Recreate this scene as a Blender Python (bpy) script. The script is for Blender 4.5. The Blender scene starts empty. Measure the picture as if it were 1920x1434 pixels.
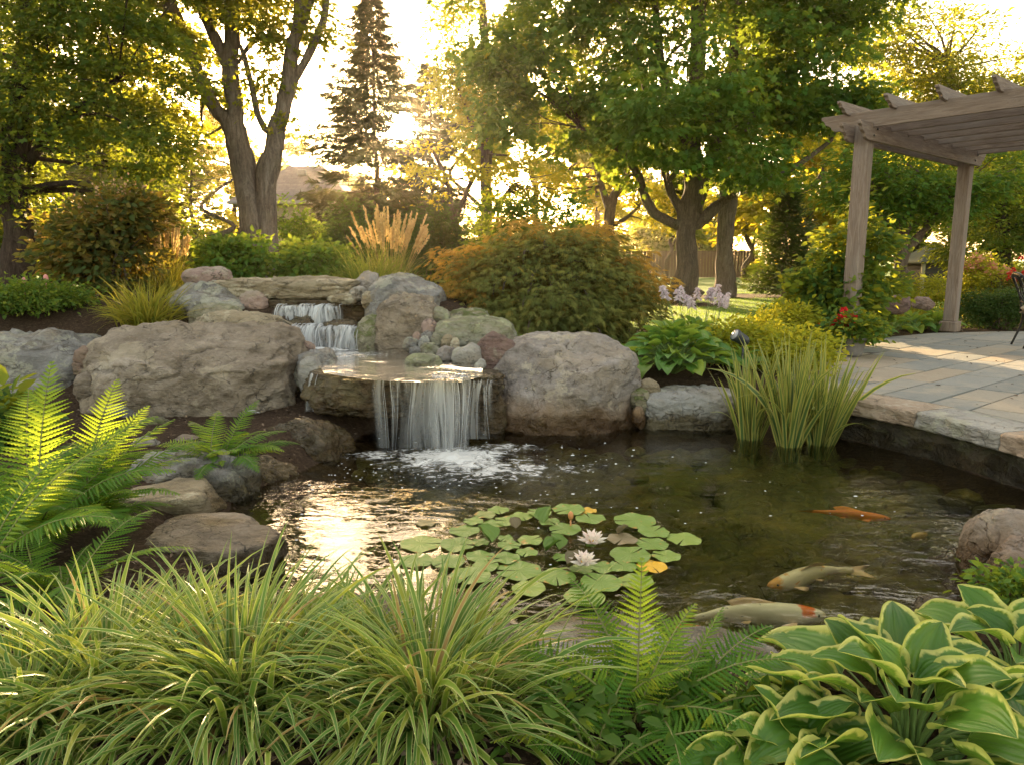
import bpy, bmesh, math, random
import numpy as np
from mathutils import Vector, Matrix
PI = math.pi
C = bpy.context.scene.collection
R = np.random.default_rng(11)
random.seed(5)

# ---------------------------------------------------------------- camera
SC = bpy.context.scene
F, CX, CY, HZ, HC = 1350.0, 960.0, 717.0, 490.0, 1.41
PITCH = math.atan((CY - HZ) / F)
cam_d = bpy.data.cameras.new('camera')
cam_d.sensor_width = 36.0
cam_d.lens = F / 1920 * 36
cam_d.clip_start, cam_d.clip_end = 0.05, 3000
cam = bpy.data.objects.new('camera', cam_d)
cam.location = (0, 0, HC)
cam.rotation_euler = (PI / 2 - PITCH, 0, 0)
C.objects.link(cam)
SC.camera = cam

def ray(px, py):
    dx, dy = (px - CX) / F, -(py - CY) / F
    s, c = math.sin(PITCH), math.cos(PITCH)
    return np.array([dx, c + dy * s, -s + dy * c])
def P(px, py, Y):                 # the world point seen at a pixel, Y metres ahead
    d = ray(px, py); return d * (Y / d[1]) + np.array([0, 0, HC])
def G(px, py, z=0.0):             # the point of a level z seen at a pixel
    d = ray(px, py); return d * ((z - HC) / d[2]) + np.array([0, 0, HC])

# ---------------------------------------------------------------- sky and sun
SUN = ray(750, 240); SUN = SUN / np.linalg.norm(SUN)
SUN_EL = math.asin(SUN[2]); SUN_AZ = math.atan2(SUN[0], SUN[1])
W = bpy.data.worlds.new('World'); SC.world = W; W.use_nodes = True
wt = W.node_tree; wt.nodes.clear()
def nd(nt, typ, ins=None, **props):
    n = nt.nodes.new(typ)
    for k, v in props.items(): setattr(n, k, v)
    for k, v in (ins or {}).items():
        s = n.inputs[k]
        if isinstance(v, bpy.types.NodeSocket): nt.links.new(v, s)
        else: s.default_value = v
    return n
sky = nd(wt, 'ShaderNodeTexSky', sky_type='NISHITA', sun_disc=False, sun_elevation=SUN_EL, sun_rotation=SUN_AZ,
         altitude=100, air_density=1.0, dust_density=2.2, ozone_density=1.0)
tc = nd(wt, 'ShaderNodeTexCoord')
dt = nd(wt, 'ShaderNodeVectorMath', {0: tc.outputs['Generated'], 1: tuple(SUN)}, operation='DOT_PRODUCT')
mx = nd(wt, 'ShaderNodeMath', {0: dt.outputs['Value'], 1: 0.0}, operation='MAXIMUM')
hsh = [bpy.types]
warm = nd(wt, 'ShaderNodeMix', data_type='RGBA', blend_type='MULTIPLY'); warm.inputs[0].default_value = 1.0
wt.links.new(sky.outputs[0], warm.inputs[6]); warm.inputs[7].default_value = (1.16, .94, .70, 1)   # hazy evening air
bg = nd(wt, 'ShaderNodeBackground', {'Color': warm.outputs[2], 'Strength': 0.10})
acc = bg.outputs[0]
# the bright warm aureole of hazy air round a low sun
for pw, st, col in ((0, .08, (1.0, .82, .62, 1)), (5, .50, (1.0, .86, .66, 1)), (40, .45, (1.0, .76, .42, 1)), (900, 6.0, (1.0, .66, .26, 1)), (14000, 260.0, (1.0, .80, .45, 1))):
    e = nd(wt, 'ShaderNodeMath', {0: mx.outputs[0], 1: float(pw)}, operation='POWER')
    s = nd(wt, 'ShaderNodeMath', {0: e.outputs[0], 1: st}, operation='MULTIPLY')
    b = nd(wt, 'ShaderNodeBackground', {'Color': col, 'Strength': s.outputs[0]})
    acc = nd(wt, 'ShaderNodeAddShader', {0: acc, 1: b.outputs[0]}).outputs[0]
nd(wt, 'ShaderNodeOutputWorld', {'Surface': acc})
W.cycles.sampling_method = 'MANUAL'; W.cycles.sample_map_resolution = 1024
sl = bpy.data.lights.new('sun', 'SUN'); sl.energy = 5.0; sl.angle = math.radians(0.55); sl.color = (1.0, .70, .36)
so = bpy.data.objects.new('sun', sl); so.rotation_euler = Vector(SUN).to_track_quat('Z', 'Y').to_euler(); so.location = (-3, 20, 8)
C.objects.link(so)
SC.view_settings.view_transform = 'Standard'; SC.view_settings.look = 'None'
SC.view_settings.exposure = 2.78
SC.view_settings.gamma = 1.0
SC.cycles.max_bounces = 9; SC.cycles.diffuse_bounces = 3; SC.cycles.glossy_bounces = 3
SC.cycles.transmission_bounces = 6; SC.cycles.transparent_max_bounces = 16
SC.cycles.caustics_reflective = False; SC.cycles.caustics_refractive = False
SC.cycles.sample_clamp_indirect = 6.0

# ---------------------------------------------------------------- numpy helpers
def vnoise(p, seed=0):
    p = np.asarray(p, float); i = np.floor(p).astype(np.int64); f = p - i; f = f * f * f * (f * (f * 6 - 15) + 10)
    def h(a, b, c):
        n = (i[:, 0] + a) * 374761393 + (i[:, 1] + b) * 668265263 + (i[:, 2] + c) * 1274126177 + seed * 974634777
        n = (n ^ (n >> 13)) * 1274126177 & 0xffffffff
        n = (n ^ (n >> 16)) * 2246822519 & 0xffffffff
        return ((n ^ (n >> 15)) & 0xffffff) / float(0xffffff)
    L = lambda a, b, t: a + (b - a) * t
    x0 = L(L(h(0,0,0), h(1,0,0), f[:,0]), L(h(0,1,0), h(1,1,0), f[:,0]), f[:,1])
    x1 = L(L(h(0,0,1), h(1,0,1), f[:,0]), L(h(0,1,1), h(1,1,1), f[:,0]), f[:,1])
    return L(x0, x1, f[:,2]) * 2 - 1
def fbm(p, seed=0, oct=4, gain=.5):
    p = np.asarray(p, float); a, s, t = 1.0, 0, 0
    for k in range(oct):
        s = s + a * vnoise(p * 2 ** k + 17.3 * k, seed + k); t += a; a *= gain
    return s / t
def unit(v): return v / np.maximum(np.linalg.norm(v, axis=-1, keepdims=True), 1e-9)
def sstep(a, b, x):
    t = np.clip((x - a) / (b - a), 0, 1); return t * t * (3 - 2 * t)

def mk(name, V, faces, mat, parent=None, smooth=True, rnd=None, uv=None, loc=None, mi=None):
    """one mesh object; V (N,3); faces: list of (M,k) arrays; rnd: per-vertex value; uv: per-vertex (u along, v across)"""
    V = np.asarray(V, np.float32)
    if loc is not None: V = V - np.asarray(loc, np.float32)
    me = bpy.data.meshes.new(name)
    faces = [np.asarray(f, np.int32) for f in faces if len(f)]
    nl = sum(f.size for f in faces); npoly = sum(len(f) for f in faces)
    me.vertices.add(len(V)); me.vertices.foreach_set('co', V.ravel())
    me.loops.add(nl); me.polygons.add(npoly)
    me.loops.foreach_set('vertex_index', np.concatenate([f.ravel() for f in faces]))
    sizes = np.concatenate([np.full(len(f), f.shape[1], np.int32) for f in faces])
    me.polygons.foreach_set('loop_start', np.concatenate([[0], np.cumsum(sizes)[:-1]]).astype(np.int32))
    if mi is not None: me.polygons.foreach_set('material_index', np.asarray(mi, np.int32))
    me.polygons.foreach_set('use_smooth', np.full(npoly, smooth))
    if rnd is not None:
        a = me.attributes.new('rnd', 'FLOAT', 'POINT'); a.data.foreach_set('value', np.asarray(rnd, np.float32))
    if uv is not None:
        a = me.attributes.new('bl', 'FLOAT_VECTOR', 'POINT')
        u3 = np.zeros((len(V), 3), np.float32); u3[:, :2] = uv; a.data.foreach_set('vector', u3.ravel())
    me.update(calc_edges=True)
    for m in (mat if isinstance(mat, (list, tuple)) else [mat]): me.materials.append(m)
    o = bpy.data.objects.new(name, me); C.objects.link(o)
    if loc is not None: o.location = [float(x) for x in loc]
    if parent is not None:
        o.parent = parent
        if loc is None: o.matrix_parent_inverse = Matrix.Translation(-parent.location)
        else: o.location = Vector(o.location) - parent.location
    return o
def tag(o, label, cat, group=None, kind=None):
    if label: o['label'] = label
    if cat: o['category'] = cat
    if group: o['group'] = group
    if kind: o['kind'] = kind
    return o
def struct(o): o['kind'] = 'structure'; return o
def thing(name, loc, label, cat, group=None):
    o = bpy.data.objects.new(name, None); o.location = [float(x) for x in loc]; o.empty_display_size = .1; C.objects.link(o)
    return tag(o, label, cat, group)

class MB:                                  # gathers pieces of one mesh
    def __init__(s): s.V, s.F, s.n, s.R, s.U = [], {}, 0, [], []
    def add(s, V, faces, rnd=None, uv=None):
        V = np.asarray(V, float)
        for f in faces:
            f = np.asarray(f, np.int64)
            if len(f): s.F.setdefault(f.shape[1], []).append(f + s.n)
        s.V.append(V); s.n += len(V)
        s.R.append(np.full(len(V), .5) if rnd is None else (np.full(len(V), rnd) if np.isscalar(rnd) else rnd))
        s.U.append(np.zeros((len(V), 2)) if uv is None else uv)
    def build(s, name, mat, parent=None, smooth=True, loc=None):
        return mk(name, np.concatenate(s.V), [np.concatenate(v) for v in s.F.values()], mat, parent, smooth,
                  np.concatenate(s.R), np.concatenate(s.U), loc)
    def box(s, c, size, rot=None, bevel=0.0, rnd=None):
        x, y, z = np.array(size) / 2; b = min(bevel, x * .9, y * .9, z * .9)
        if b <= 0:
            V = np.array([[i * x, j * y, k * z] for i in (-1, 1) for j in (-1, 1) for k in (-1, 1)], float)
            Fq = [[0,1,3,2],[4,6,7,5],[0,4,5,1],[2,3,7,6],[0,2,6,4],[1,5,7,3]]
            if rot is not None: V = V @ np.array(rot).T
            s.add(V + np.array(c), [Fq], rnd); return
        V, idx = [], {}
        for i in (-1, 1):
            for j in (-1, 1):
                for k in (-1, 1):
                    for a in range(3):
                        q = [i * (x - b), j * (y - b), k * (z - b)]; q[a] = (i, j, k)[a] * (x, y, z)[a]
                        idx[(i, j, k, a)] = len(V); V.append(q)
        Q, T = [], []
        for a in range(3):
            o = [t for t in range(3) if t != a]
            for sg in (-1, 1):
                ring = []
                for (p, q) in ((-1, -1), (1, -1), (1, 1), (-1, 1)):
                    t = [0, 0, 0]; t[a] = sg; t[o[0]] = p; t[o[1]] = q; ring.append(idx[(*t, a)])
                Q.append(ring)
            for p in (-1, 1):
                for q in (-1, 1):
                    t1 = [0, 0, 0]; t1[o[0]] = p; t1[o[1]] = q; t2 = list(t1); t1[a] = -1; t2[a] = 1
                    Q.append([idx[(*t1, o[0])], idx[(*t2, o[0])], idx[(*t2, o[1])], idx[(*t1, o[1])]])
        for i in (-1, 1):
            for j in (-1, 1):
                for k in (-1, 1): T.append([idx[(i, j, k, a)] for a in range(3)])
        V = np.array(V, float)
        if rot is not None: V = V @ np.array(rot).T
        s.add(V + np.array(c), [Q, T], rnd)
    def tube(s, pts, rad, sides=8, rnd=None, cap=True, wob=0.0, seed=0):
        pts = np.asarray(pts, float); n = len(pts); rad = np.full(n, rad) if np.isscalar(rad) else np.asarray(rad, float)
        T = unit(np.gradient(pts, axis=0)); ref = np.array([0.31, .87, .38]) if abs(T[0, 2]) > .7 else np.array([0, 0, 1.0])
        N = np.zeros_like(T); N[0] = unit(np.cross(T[0], ref))
        for i in range(1, n): N[i] = unit(N[i-1] - T[i] * np.dot(N[i-1], T[i]))
        B = np.cross(T, N); a = np.linspace(0, 2 * PI, sides, endpoint=False)
        rr = rad[:, None] * np.ones(sides)
        if wob: rr = rr * (1 + wob * vnoise(np.stack([np.repeat(np.linspace(0, n * .35, n), sides), np.tile(np.cos(a) * 1.6, n), np.tile(np.sin(a) * 1.6, n)], 1), seed).reshape(n, sides))
        V = pts[:, None] + rr[..., None] * (np.cos(a)[None, :, None] * N[:, None] + np.sin(a)[None, :, None] * B[:, None])
        i, j = np.meshgrid(np.arange(n - 1), np.arange(sides), indexing='ij'); j2 = (j + 1) % sides
        Q = np.stack([i * sides + j, i * sides + j2, (i + 1) * sides + j2, (i + 1) * sides + j], -1).reshape(-1, 4)
        V = V.reshape(-1, 3); Tq = []
        if cap:
            V = np.concatenate([V, pts[:1], pts[-1:]]); m = n * sides
            Tq = [[m, (k + 1) % sides, k] for k in range(sides)] + [[m + 1, (n - 1) * sides + k, (n - 1) * sides + (k + 1) % sides] for k in range(sides)]
        s.add(V, [Q, np.array(Tq, int).reshape(-1, 3)], rnd)
def smooth_path(pts, n=12):
    pts = np.asarray(pts, float); k = len(pts); t = np.linspace(0, k - 1, n); out = []
    for x in t:
        i = min(int(x), k - 2); f = x - i
        p0, p1, p2, p3 = pts[max(i-1, 0)], pts[i], pts[i+1], pts[min(i+2, k-1)]
        out.append(.5 * (2*p1 + (p2-p0)*f + (2*p0-5*p1+4*p2-p3)*f*f + (3*p1-p0-3*p2+p3)*f**3))
    return np.array(out)

# ---------------------------------------------------------------- materials
def newmat(name):
    m = bpy.data.materials.new(name); m.use_nodes = True; nt = m.node_tree; nt.nodes.clear(); return m, nt
def rgba(c): return (*c, 1.0) if len(c) == 3 else c
def ramp(nt, fac, stops, interp='LINEAR'):
    n = nd(nt, 'ShaderNodeValToRGB', {'Fac': fac}); cr = n.color_ramp; cr.interpolation = interp
    while len(cr.elements) < len(stops): cr.elements.new(.5)
    for e, (p, c) in zip(cr.elements, stops): e.position = p; e.color = rgba(c)
    return n.outputs[0]
def mixc(nt, f, a, b, mode='MIX'):
    n = nd(nt, 'ShaderNodeMix', data_type='RGBA', blend_type=mode)
    for i, v in ((0, f), (6, a), (7, b)):
        if isinstance(v, bpy.types.NodeSocket): nt.links.new(v, n.inputs[i])
        else: n.inputs[i].default_value = v if i == 0 else rgba(v)
    return n.outputs[2]
def noise(nt, vec, scale, detail=4, rough=.55, dist=0.0, dim='3D'):
    return nd(nt, 'ShaderNodeTexNoise', {'Vector': vec, 'Scale': scale, 'Detail': float(detail), 'Roughness': rough, 'Distortion': dist}, noise_dimensions=dim).outputs[0]
def math_(nt, op, a, b=0.0, clamp=False): return nd(nt, 'ShaderNodeMath', {0: a, 1: b}, operation=op, use_clamp=clamp).outputs[0]
def maprange(nt, v, a, b, c=0.0, d=1.0): return nd(nt, 'ShaderNodeMapRange', {0: v, 1: a, 2: b, 3: c, 4: d}, interpolation_type='SMOOTHSTEP').outputs[0]
def objvec(nt, scale=(1, 1, 1)):
    t = nd(nt, 'ShaderNodeTexCoord'); oi = nd(nt, 'ShaderNodeObjectInfo')
    r = math_(nt, 'MULTIPLY', oi.outputs['Random'], 37.0)
    a = nd(nt, 'ShaderNodeVectorMath', {0: t.outputs['Object'], 1: r}, operation='ADD').outputs[0]
    return nd(nt, 'ShaderNodeVectorMath', {0: a, 1: scale}, operation='MULTIPLY').outputs[0]
def posvec(nt, scale=(1, 1, 1)):
    g = nd(nt, 'ShaderNodeNewGeometry')
    return nd(nt, 'ShaderNodeVectorMath', {0: g.outputs['Position'], 1: scale}, operation='MULTIPLY').outputs[0]
def bump(nt, h, strength=.5, dist=.02, normal=None):
    d = {'Height': h, 'Strength': strength, 'Distance': dist}
    if normal is not None: d['Normal'] = normal
    return nd(nt, 'ShaderNodeBump', d).outputs[0]
def prin(nt, col, rough=.6, spec=.4, normal=None, **kw):
    ins = {'Base Color': col if isinstance(col, bpy.types.NodeSocket) else rgba(col), 'Roughness': rough, 'Specular IOR Level': spec}
    if normal is not None: ins['Normal'] = normal
    ins.update(kw)
    return nd(nt, 'ShaderNodeBsdfPrincipled', ins).outputs[0]
def out(nt, s): nd(nt, 'ShaderNodeOutputMaterial', {'Surface': s})
def plain(name, col, rough=.6, spec=.4, metal=0.0, var=.25, scale=30, bumpd=.002):
    m, nt = newmat(name); v = objvec(nt); f = noise(nt, v, scale, 5)
    c = mixc(nt, f, [x * (1 - var) for x in col], [min(1, x * (1 + var)) for x in col])
    out(nt, prin(nt, c, rough, spec, bump(nt, f, .5, bumpd), Metallic=metal)); return m

def leafmat(name, stops, trans=.45, tcol=None, rough=.55, spec=.18, edge=None, veins=False, mottle=0.0, tmul=1.25):
    """foliage: colour by a per-leaf value, light passing through"""
    m, nt = newmat(name)
    a = nd(nt, 'ShaderNodeAttribute', attribute_name='rnd')
    col = ramp(nt, a.outputs['Fac'], stops)
    nrm = None
    b = nd(nt, 'ShaderNodeAttribute', attribute_name='bl')
    sep = nd(nt, 'ShaderNodeSeparateXYZ', {0: b.outputs['Vector']})
    if edge:
        kind, ecol, lo, hi = edge
        ab = math_(nt, 'ABSOLUTE', sep.outputs['Y'])
        if kind == 'margin':                      # pale margin, ragged towards the middle
            st = nd(nt, 'ShaderNodeCombineXYZ', {0: math_(nt, 'MULTIPLY', sep.outputs['X'], 9.0), 1: math_(nt, 'MULTIPLY', sep.outputs['Y'], 1.6), 2: math_(nt, 'MULTIPLY', a.outputs['Fac'], 40.0)}).outputs[0]
            ab = math_(nt, 'ADD', ab, math_(nt, 'MULTIPLY', math_(nt, 'SUBTRACT', noise(nt, st, 1.3, 3), .5), .55))
            tip = maprange(nt, sep.outputs['X'], .72, 1.0, 0.0, .35)
            ab = math_(nt, 'ADD', ab, tip)
        f = maprange(nt, ab, lo, hi)
        col = mixc(nt, f, col, ecol)
    if mottle:
        n1 = noise(nt, posvec(nt), 55.0, 4); n2 = noise(nt, posvec(nt), 9.0, 2)
        col = mixc(nt, math_(nt, 'MULTIPLY', maprange(nt, n2, .5, .75), mottle), col, (.30, .22, .04), 'MIX')
        col = mixc(nt, math_(nt, 'MULTIPLY', n1, .5), col, (.9, .9, .9), 'MULTIPLY')
    if veins:
        w = math_(nt, 'SINE', math_(nt, 'MULTIPLY', sep.outputs['Y'], 26.0))
        nrm = bump(nt, w, .45, .0025)
    tc_ = mixc(nt, .55, col, tcol or (.40, .36, .02))
    tm = mixc(nt, 1.0, tc_, (tmul, tmul, tmul), 'MULTIPLY')
    tr = nd(nt, 'ShaderNodeBsdfTranslucent', {'Color': tm}).outputs[0]
    p = prin(nt, col, rough, spec, nrm)
    out(nt, nd(nt, 'ShaderNodeMixShader', {0: trans, 1: p, 2: tr}).outputs[0]); return m

def rockmat(name, stops, wet=0.0, lichen=(.36, .36, .27), lich=.3, moss=0.0, strata=1.0, rough=.85, ochre=(.25, .195, .125), rust=0.0):
    m, nt = newmat(name); v = objvec(nt); vs = objvec(nt, (1, 1, 1 + strata))
    big = noise(nt, vs, 2.2, 7, .62, .7); fine = noise(nt, v, 26, 8, .65); mid = noise(nt, vs, 8, 6, .6, .5)
    col = ramp(nt, math_(nt, 'ADD', math_(nt, 'MULTIPLY', big, .75), math_(nt, 'MULTIPLY', fine, .25)), stops)
    col = mixc(nt, math_(nt, 'MULTIPLY', maprange(nt, mid, .55, .72), lich), col, lichen)
    vr = nd(nt, 'ShaderNodeTexVoronoi', {'Vector': nd(nt, 'ShaderNodeVectorMath', {0: vs, 1: nd(nt, 'ShaderNodeTexNoise', {'Vector': v, 'Scale': 3.0, 'Detail': 4.0}).outputs['Color']}, operation='ADD').outputs[0], 'Scale': 2.6}, feature='DISTANCE_TO_EDGE')
    crack = maprange(nt, vr.outputs[0], 0.0, .022)
    cm = maprange(nt, noise(nt, v, 3.4, 4), .42, .56)
    crack = math_(nt, 'MAXIMUM', crack, cm)
    col = mixc(nt, math_(nt, 'MULTIPLY', math_(nt, 'SUBTRACT', 1.0, crack), .8), col, (.09, .075, .06))
    lp = maprange(nt, math_(nt, 'ADD', noise(nt, v, 4.5, 7, .7), math_(nt, 'MULTIPLY', noise(nt, v, 1.1, 2), .5)), .80, .86)
    col = mixc(nt, math_(nt, 'MULTIPLY', lp, min(1, lich * 2)), col, [x * 1.15 for x in lichen])
    och = maprange(nt, noise(nt, v, 1.5, 5, .6, .8), .5, .68)
    col = mixc(nt, math_(nt, 'MULTIPLY', och, .5), col, ochre)
    stn = maprange(nt, noise(nt, vs, 3.4, 6, .65, 1.2), .56, .66)
    col = mixc(nt, math_(nt, 'MULTIPLY', stn, .62), col, (.085, .068, .05))
    speck = maprange(nt, noise(nt, v, 90, 3, .7), .38, .30)
    col = mixc(nt, math_(nt, 'MULTIPLY', speck, .25), col, (.10, .09, .08))
    g = nd(nt, 'ShaderNodeNewGeometry'); pz = nd(nt, 'ShaderNodeSeparateXYZ', {0: g.outputs['Position']}).outputs[2]
    nz = nd(nt, 'ShaderNodeSeparateXYZ', {0: g.outputs['Normal']}).outputs[2]
    if moss:
        mf = math_(nt, 'MULTIPLY', maprange(nt, math_(nt, 'ADD', mid, math_(nt, 'MULTIPLY', nz, .12)), .50, .66), moss)
        col = mixc(nt, mf, col, (.10, .12, .03))
    if rust:
        rf = math_(nt, 'MULTIPLY', maprange(nt, math_(nt, 'ADD', pz, math_(nt, 'MULTIPLY', noise(nt, v, 3.0, 4), .5)), .62, .30), rust)
        col = mixc(nt, rf, col, (.20, .105, .03))
    # water stain: a damp, algae-brown band along the water line, with an uneven upper edge
    lvl = math_(nt, 'ADD', pz, math_(nt, 'MULTIPLY', math_(nt, 'SUBTRACT', noise(nt, v, 4, 5), .5), -.34))
    damp = maprange(nt, lvl, .20, .08)
    if wet: damp = math_(nt, 'MAXIMUM', damp, wet)
    wc = mixc(nt, 1.0, col, (.30, .24, .13), 'MULTIPLY')
    col = mixc(nt, damp, col, wc)
    ro = maprange(nt, damp, 0.0, 1.0, rough, .10 if wet else .3)
    h = math_(nt, 'ADD', math_(nt, 'MULTIPLY', mid, .75), math_(nt, 'MULTIPLY', fine, .25))
    n1 = bump(nt, h, 1.0, .09); n2 = bump(nt, crack, .7, .03, n1); n3 = bump(nt, noise(nt, v, 130, 3), .15, .006, n2)
    out(nt, prin(nt, col, ro, .45, n3)); return m
# ---------------------------------------------------------------- terrain
PZ = 0.35                                            # patio level
pond_px = [(520,1120),(690,1190),(850,1206),(1000,1212),(1150,1216),(1300,1220),(1430,1215),(1600,1190),(1720,1150),(1810,1100),(1812,1010),(1880,968)]
POND = [G(x, y)[:2] for x, y in pond_px]
POND += [np.array(q) for q in ((2.95,3.1),(3.12,3.7),(3.10,4.3),(2.95,4.95),(2.66,5.5),(2.35,5.75))]
POND += [G(x, y)[:2] for x, y in ((1375,806),(1205,806),(1120,806),(940,800),(880,800),(700,815),(660,850),(560,900),(466,930),(466,960),(408,1000),(440,1050))]
POND = np.array(POND)
def sdist(poly, x, y):
    """signed distance to a closed polygon, positive inside"""
    d = np.full(x.shape, 1e9); ins = np.zeros(x.shape, bool)
    for a, b in zip(poly, np.roll(poly, -1, 0)):
        e = b - a; t = np.clip(((x - a[0]) * e[0] + (y - a[1]) * e[1]) / max(e @ e, 1e-9), 0, 1)
        d = np.minimum(d, np.hypot(x - a[0] - t * e[0], y - a[1] - t * e[1]))
        c = ((a[1] > y) != (b[1] > y)) & (x < (b[0] - a[0]) * (y - a[1]) / (b[1] - a[1] + 1e-12) + a[0]); ins ^= c
    return np.where(ins, d, -d)
STREAM = np.array([[-1.95, 8.7, .86], [-1.9, 7.7, .84], [-1.75, 7.4, .46], [-1.2, 6.6, .44], [-.6, 5.9, .42]])
def gh(x, y):
    x = np.asarray(x, float); y = np.asarray(y, float); sh = np.broadcast(x, y).shape
    x, y = np.broadcast_to(x, sh).ravel(), np.broadcast_to(y, sh).ravel()
    h = .13 + .20 * sstep(2.4, 6.2, y) * (.25 + .75 * sstep(-1.2, .6, x))
    h = h + (.33 - h) * sstep(2.2, 2.7, x) * sstep(3.0, 3.9, y)
    h = h + .78 * sstep(5.9, 8.1, y) * (1 - sstep(11, 17, y)) * (1 - sstep(-.8, .5, x))
    h = h + .035 * fbm(np.stack([x * 1.3, y * 1.3, x * 0], 1), 3) * (1 - sstep(9, 12, y) * sstep(.5, 2, x))
    for a, b in zip(STREAM[:-1], STREAM[1:]):
        e = b - a; t = np.clip(((x - a[0]) * e[0] + (y - a[1]) * e[1]) / (e[:2] @ e[:2]), 0, 1)
        d = np.hypot(x - a[0] - t * e[0], y - a[1] - t * e[1]); z = a[2] + t * e[2]
        h = np.minimum(h, z + .9 * sstep(.4, .9, d) + 3 * sstep(.8, 1.2, d))
    d = sdist(POND, x, y)
    h = np.minimum(h, -.06 + .62 * np.maximum(-d, 0))
    h = np.where(d > 0, np.minimum(h, .0 - .12 * sstep(0, .12, d) - .15 * sstep(.03, .6, d)), h)
    h = h + .9 * sstep(60, 200, np.hypot(x, y))
    return h.reshape(sh)
def gz(x, y): return float(gh(np.array([x]), np.array([y]))[0])
def axis(lo, hi, step, far, g=1.16):
    a = list(np.arange(lo, hi, step)); s, b = step, a[-1]
    while b < far: s *= g; b += s; a.append(b)
    s, b = step, a[0]; pre = []
    while b > -far: s *= g; b -= s; pre.append(b)
    return np.array(pre[::-1] + a)
def sheet(name, xs, ys, mat, dz=0.0, keep=None):
    X, Y = np.meshgrid(xs, ys, indexing='ij'); Z = gh(X, Y) + dz
    nx, ny = X.shape; i, j = np.meshgrid(np.arange(nx - 1), np.arange(ny - 1), indexing='ij')
    Q = np.stack([i * ny + j, (i + 1) * ny + j, (i + 1) * ny + j + 1, i * ny + j + 1], -1).reshape(-1, 4)
    V = np.stack([X, Y, Z], -1).reshape(-1, 3)
    if keep is not None: Q = Q[keep(V[Q].mean(1))]
    return mk(name, V, [Q], mat)
m_mulch, nt = newmat('mulch')
v = posvec(nt); n1 = noise(nt, v, 38, 8, .7, .8); n2 = noise(nt, v, 3, 4)
c = ramp(nt, n1, [(.3, (.018, .012, .009)), (.5, (.06, .038, .026)), (.66, (.12, .082, .055)), (.8, (.2, .15, .11))])
c = mixc(nt, math_(nt, 'MULTIPLY', n2, .5), c, (.05, .035, .02))
out(nt, prin(nt, c, .95, .1, bump(nt, n1, 1.0, .035)))
m_lawn, nt = newmat('lawn')
v = posvec(nt); n1 = noise(nt, v, 46, 6, .7); n2 = noise(nt, v, .8, 4)
c = ramp(nt, n1, [(.3, (.045, .10, .012)), (.55, (.09, .19, .02)), (.75, (.17, .29, .04))])
c = mixc(nt, math_(nt, 'MULTIPLY', n2, .45), c, (.14, .19, .03))
out(nt, prin(nt, c, .8, .2, bump(nt, n1, .8, .03)))
struct(sheet('ground', axis(-5.5, 6, .09, 420), axis(-.6, 12, .09, 420), m_mulch))
lawn_poly = np.array([[1.6, 11.5], [4.6, 11.3], [6.2, 13], [9, 14.5], [40, 15], [300, 30], [300, 400], [-300, 400], [-300, 26], [-12, 22], [-3, 18], [.2, 14]])
tree_beds = [(4.5, 18.0, .9), (6.2, 22.0, 1.2), (8.0, 22.6, 1.5), (3.8, 24, .8), (9.6, 22.6, 1.6), (7.2, 22.3, 1.0)]
def lawn_keep(c):
    k = sdist(lawn_poly, c[:, 0], c[:, 1]) + .25 * vnoise(c * .9, 4) > 0
    for x, y, r in tree_beds: k &= np.hypot((c[:, 0] - x), (c[:, 1] - y)) > r
    return k
struct(sheet('lawn', axis(-2, 12, .16, 410, 1.2), axis(11, 27, .16, 410, 1.2), m_lawn, .012, lawn_keep))

# ---------------------------------------------------------------- water
def watermat(name, tint, rip=1.0, ior=1.36, rough=.02, flow=(1, 1, 1)):
    m, nt = newmat(name); v = posvec(nt, flow)
    a = noise(nt, v, 4.2, 3, .5, .6); b = noise(nt, v, 15, 3, .5, .4); c = noise(nt, v, 42, 2, .5)
    h = math_(nt, 'ADD', math_(nt, 'MULTIPLY', a, 1.0), math_(nt, 'ADD', math_(nt, 'MULTIPLY', b, .32), math_(nt, 'MULTIPLY', c, .06)))
    calm = maprange(nt, noise(nt, v, .8, 2), .38, .62, .25, 1.15)
    n = bump(nt, math_(nt, 'MULTIPLY', h, calm), 1.0, .03 * rip)
    fr = nd(nt, 'ShaderNodeFresnel', {'IOR': ior, 'Normal': n}).outputs[0]
    g = nd(nt, 'ShaderNodeBsdfGlossy', {'Color': (1, 1, 1, 1), 'Roughness': rough, 'Normal': n}).outputs[0]
    t = nd(nt, 'ShaderNodeBsdfTransparent', {'Color': rgba(tint)}).outputs[0]
    out(nt, nd(nt, 'ShaderNodeMixShader', {0: fr, 1: t, 2: g}).outputs[0]); return m
m_water = watermat('pond_water', (.95, .95, .72), .5, flow=(.7, 1.15, 1))
m_brook = watermat('brook_water', (.86, .76, .52), 1.5, 1.2, .14)
def flat(name, pts, z, mat):
    V = np.array([[p[0], p[1], z] for p in pts]); return struct(mk(name, V, [np.arange(len(V))[None]], mat))
cen = POND.mean(0)
flat('pond_water', POND + unit(POND - cen) * .12, 0.0, m_water)
UZ = .535
pool_px = [(545,638),(640,632),(700,636),(775,652),(840,664),(905,690),(905,706),(862,716),(760,716),(690,712),(608,700),(585,668)]
flat('brook_pool_water', [G(x, y, UZ)[:2] for x, y in pool_px], UZ, m_brook)
flat('brook_spring_water', [(-2.45, 7.62), (-1.55, 7.62), (-1.5, 8.7), (-2.5, 8.7)], .955, m_brook)

# pond bed stones: cobbles beneath the water
m_bed = rockmat('bed_stone', [(.3, (.05, .06, .012)), (.44, (.20, .24, .04)), (.56, (.46, .47, .10)), (.72, (.80, .72, .30))], moss=.3, lichen=(.13, .14, .05))

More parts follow.
